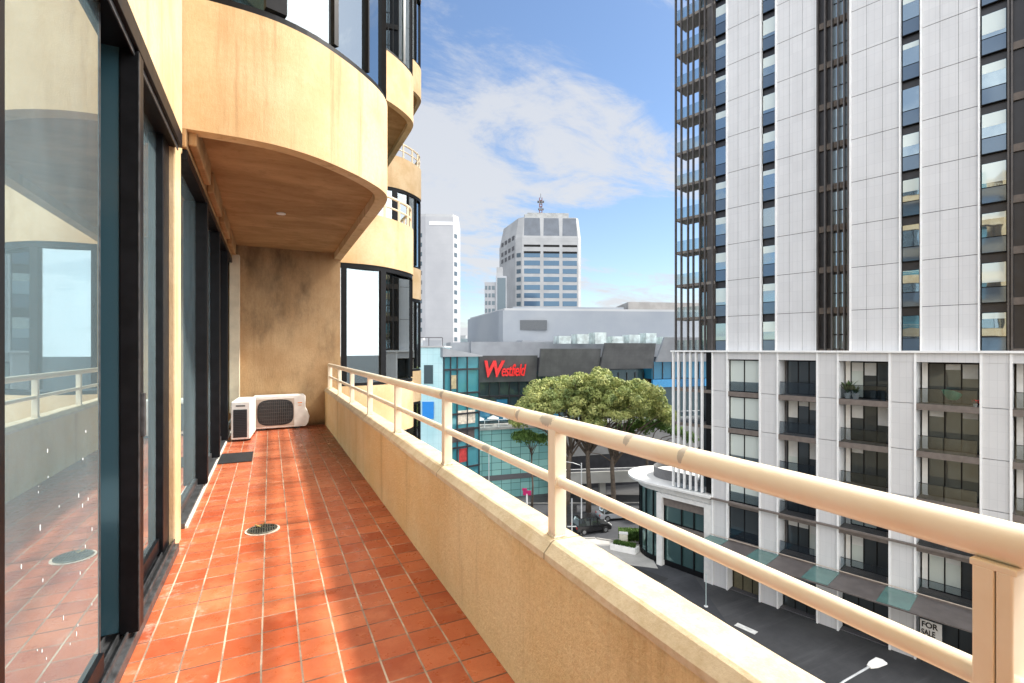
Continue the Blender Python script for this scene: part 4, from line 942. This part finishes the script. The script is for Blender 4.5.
tree(tx(589), ZT+.5, 'tall middle tree with the highest rounded crown', dome(.3, 6.2, 130, H(-9.0), H(-2.7), 12), .30, H(-11.5), 2)
tree(tx(612), ZT-.5, 'right tree of the row, crown reaching toward the white screen fins', dome(1.9, 5.6, 105, H(-10.0), H(-3.7), 13), .30, H(-12.5), 3, branches=[[(.0,0,H(-13.5)),(2,0,H(-12)),(4,.2,H(-11.6))],[(.1,0,H(-14)),(-1.6,0,H(-12.9)),(-3,0,H(-12.7))]])
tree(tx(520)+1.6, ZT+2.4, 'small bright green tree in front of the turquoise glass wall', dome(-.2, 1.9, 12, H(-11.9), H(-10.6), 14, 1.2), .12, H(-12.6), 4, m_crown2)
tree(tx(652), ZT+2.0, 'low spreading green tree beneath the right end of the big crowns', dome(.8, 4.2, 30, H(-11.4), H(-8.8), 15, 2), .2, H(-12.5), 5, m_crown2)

# ------------------------------------------------------------------ street things
m_tyre = plain('tyre_rubber', (.02,.02,.02), .85, 0, 0); m_rim = plain('alloy', (.45,.46,.47), .35, .8, 0); m_cg = glassmat('car_glass', (0,0,0), .12, (.8,.95,1), .03, (.015,.018,.02)); m_lamp = plain('lamp_lens', (.75,.75,.72), .2, 0, 0); m_tail = plain('tail_lens', (.45,.02,.02), .3, 0, 0)
def car(X, Z, ang, col, label, L_=4.6, h=1.45, suv=False):
    r = thing('parked_car', label, 'car', (*W(X, Z), GZ+.012), -YAW+ang, 'cars on the road below'); paint = M('car_paint', col, .25, .4); paint.b.inputs['Coat Weight'].default_value = .6
    w2 = .9; s = L_/4.6; hs = .92 if suv else .80
    def section(prof, wid, top_in=0):
        m_ = MB(); n = len(prof)
        for sd_ in (-1, 1):
            for (x, z, ins) in prof: m_.v.append((x*s, sd_*(wid-ins), z))
        m_.f = [tuple(range(n)), tuple(reversed(range(n, 2*n)))] + [(k, k+n, (k+1)%n+n, (k+1)%n) for k in range(n)]; return m_
    low = [(-2.28,.35,.06),(-2.3,.62,.03),(-2.22,hs,.08),(-.9 if not suv else -2.1,hs+.08,.08),(.95,hs+.06,.08),(1.9,hs-.05,.10),(2.25,hs-.2,.12),(2.3,.45,.06),(2.22,.25,.08),(-2.2,.25,.08)]
    section(low, w2).build('body', paint.m, r, bevel=.05, seg=2)
    if suv: cab = [(-2.15,hs+.06,.10),(-1.95,h-.06,.22),(-1.6,h,.24),(.1,h,.24),(.95,hs+.05,.10)]
    else: cab = [(-1.9,hs+.05,.10),(-1.1,h-.05,.25),(-.8,h,.27),(.15,h-.02,.27),(1.15,hs+.03,.10)]
    section([(x*.985, z-.015, i_-.012) for x, z, i_ in cab], w2).build('cabin_glass', m_cg, r)
    rf = [(cab[1][0],h-.07,.21),(cab[2][0],h+.012,.23),(cab[3][0],h+.012,.23),(cab[3][0]+.08,h-.07,.21)]; section(rf, w2).build('roof', paint.m, r, bevel=.03)
    pl_ = MB()
    for x in (cab[0][0]*.93, -.55, cab[4][0]-.55):
        for sd_ in (-1,1): i = len(pl_.v); pl_.box(x*s-.05, x*s+.05, sd_*.79-.03, sd_*.79+.03, hs, h-.1)
    pl_.build('pillar', paint.m, r)
    for x in (-1.4, 1.42):
        for sd_ in (-1,1):
            t_ = MB().tube([(x*s, sd_*.72, .33), (x*s, sd_*.915, .33)], .33, 20).build('wheel', m_tyre, r, smooth='auto'); MB().tube([(x*s, sd_*.9, .33), (x*s, sd_*.925, .33)], .2, 14).build('rim', m_rim, t_)
    for sd_ in (-1,1):
        B(2.18*s, 2.29*s, sd_*.62-.17, sd_*.62+.17, hs-.28, hs-.13).build('headlight', m_lamp, r, bevel=.02); B(-2.32*s, -2.24*s, sd_*.66-.13, sd_*.66+.13, hs-.22, hs-.02).build('tail_light', m_tail, r, bevel=.02)
        B(.85*s, 1.0*s, sd_*.98-.07, sd_*.98+.07, hs+.05, hs+.17).build('mirror', paint.m, r, bevel=.02)
car(8.9, 55.0, R(18), (.02,.02,.023), 'black four wheel drive car on the road behind the traffic light', 4.3, 1.8, True)
car(12.6, 59.2, R(10), (.55,.57,.60), 'silver sedan just beyond the black car', 4.7, 1.42)
car(17.5, 57.2, R(10), (.62,.64,.66), 'pale grey hatchback partly behind the hedge and pavilion', 4.2, 1.5)

m_pole = plain('galvanised_pole', (.62,.64,.65), .4, .3, .08, 2)
def lamp(X, Z, hgt, armdir, arm, label, r0=.07):
    r = thing('street_lamp', label, 'street lamp', (*W(X, Z), GZ), -YAW)
    MB().tube([(0,0,0),(0,0,hgt*.5),(0,0,hgt)], [r0*1.3, r0, r0*.8], 10).build('pole', m_pole, r, smooth='auto')
    ax, ay = armdir; e = (ax*arm, ay*arm, hgt+.12); MB().tube([(0,0,hgt-.3),(ax*arm*.5, ay*arm*.5, hgt+.0), e], r0*.55, 8).build('arm', m_pole, r, smooth=True)
    a = math.atan2(ay, ax); hd = MB(); hd.prism([(-.1,-.09),(.25,-.2),(.9,-.24),(1.0,0),(.9,.24),(.25,.2),(-.1,.09)], 0, .09); hd.rot(a); hd.v = [(v[0]+e[0], v[1]+e[1], v[2]+e[2]-.05) for v in hd.v]; hd.build('lamp_head', m_lamp, r, bevel=.02)
lamp(12.7, 20.5, 5.95, (.9,.43), 3.9, 'street lamp with flat white head over the lane directly below the parapet', .08)
lamp(7.65, 54.0, 7.9, (-1,.1), 1.9, 'tall pale street lamp pole beside the traffic light')
lamp(-3.0, 63.6, 7.2, (-.9,.2), 1.6, 'slim street lamp pole in front of the turquoise glass wall', .06)
tl = thing('traffic_light', 'traffic light on a pale post with black signal heads near the black car', 'traffic light', (*W(6.55, 53.6), GZ), -YAW)
MB().tube([(0,0,0),(0,0,4.1)], .07, 10).build('post', m_pole, tl)
for (x, z) in ((-.35,2.9),(.33,3.0),(-.35,1.7)):
    hd = B(x-.19, x+.19, -.15, .15, z-.45, z+.5).build('signal_head', m_ink, tl, bevel=.03)
    for q in (-.28,.02,.32): MB().tube([(x, -.155, z+q),(x,-.2,z+q)], .1, 10).build('lens', m_acg, hd)
B(-.5, .5, -.03, .03, 1.0, 1.1).build('bracket', m_pole, tl)
ps = thing('pink_sign', 'small pink street sign on a white post before the glass wall', 'sign', (*W(1.9, 62.5), GZ), -YAW)
MB().tube([(0,0,0),(0,0,2.0)], .1, 8).build('post', m_whitefin, ps); MB().prism([(-.5,-.05),(.55,-.05),(.55,.05),(-.5,.05)], 1.8, 2.4).build('board', plain('magenta', (.45,.01,.12), .5, 0, .05), ps, bevel=.04); B(-.6,.0,-.04,.04,2.42,2.7).build('top_plate', bpy.data.materials['magenta'], ps)
sp_ = thing('sign_pole', 'thin pale pole standing on the lane before the olive garage door', 'pole', (*W(15.4, 38.9), GZ), 0)
MB().tube([(0,0,0),(0,0,2.6)], .035, 8).build('pole', plain('pale_teal_pole', (.42,.52,.52), .5, 0, 0), sp_); MB().tube([(0,0,0),(0,0,.04)], .16, 12).build('base_plate', m_whitefin, sp_)
pt = thing('planter', 'long white concrete planter with low greenery by the pavilion', 'planter', (*W(11.4, 49.6), GZ+.012), -YAW-.5)
MB().prism([(-1.4,-.5),(1.2,-.55),(1.4,.45),(-1.2,.5)], 0, .62).build('trough', m_whitewall, pt, bevel=.05)
def shrubs(name, parent, x0, x1, y0, y1, z0, z1, n, mat, s0=.08):
    rr = random.Random(n); m_ = MB()
    for k in range(n):
        p = Vector((rr.uniform(x0,x1), rr.uniform(y0,y1), z0+(z1-z0)*rr.random()**.6)); d = Vector((rr.gauss(0,1), rr.gauss(0,1), rr.gauss(.5,1))).normalized(); a = d.cross(Vector((0,0,1))).normalized()*s0; b = d.cross(a).normalized()*s0*1.4; m_.quad(tuple(p-a), tuple(p-b), tuple(p+a), tuple(p+b))
    return m_.build(name, mat, parent)
shrubs('foliage', pt, -1.1, 1.1, -.35, .35, .6, .85, 900, m_crown2)
hg = thing('hedge', 'clipped green hedge between the road and the white planter', 'hedge', (*W(13.0, 52.0), GZ+.012), -YAW-.1); shrubs('foliage', hg, -1.6, 1.6, -.6, .6, .1, 1.25, 4200, m_crown2); B(-1.5,1.5,-.5,.5,0,.2).build('soil_bed', m_kerb, hg)
cb = thing('utility_cabinet', 'small pale utility cabinet at the left end of the hedge', 'cabinet', (*W(11.6, 51.0), GZ+.012), -YAW-.2); B(-.42,.42,-.3,.3,0,1.25).build('casing', plain('cream_cabinet', (.62,.60,.50), .6, 0, .1), cb, bevel=.03); B(-.36,.36,-.32,-.3,.12,1.12).build('door', bpy.data.materials['cream_cabinet'], cb)
B(-.45,.45,-.33,.33,1.25,1.31).build('lid', m_whitewall, cb)
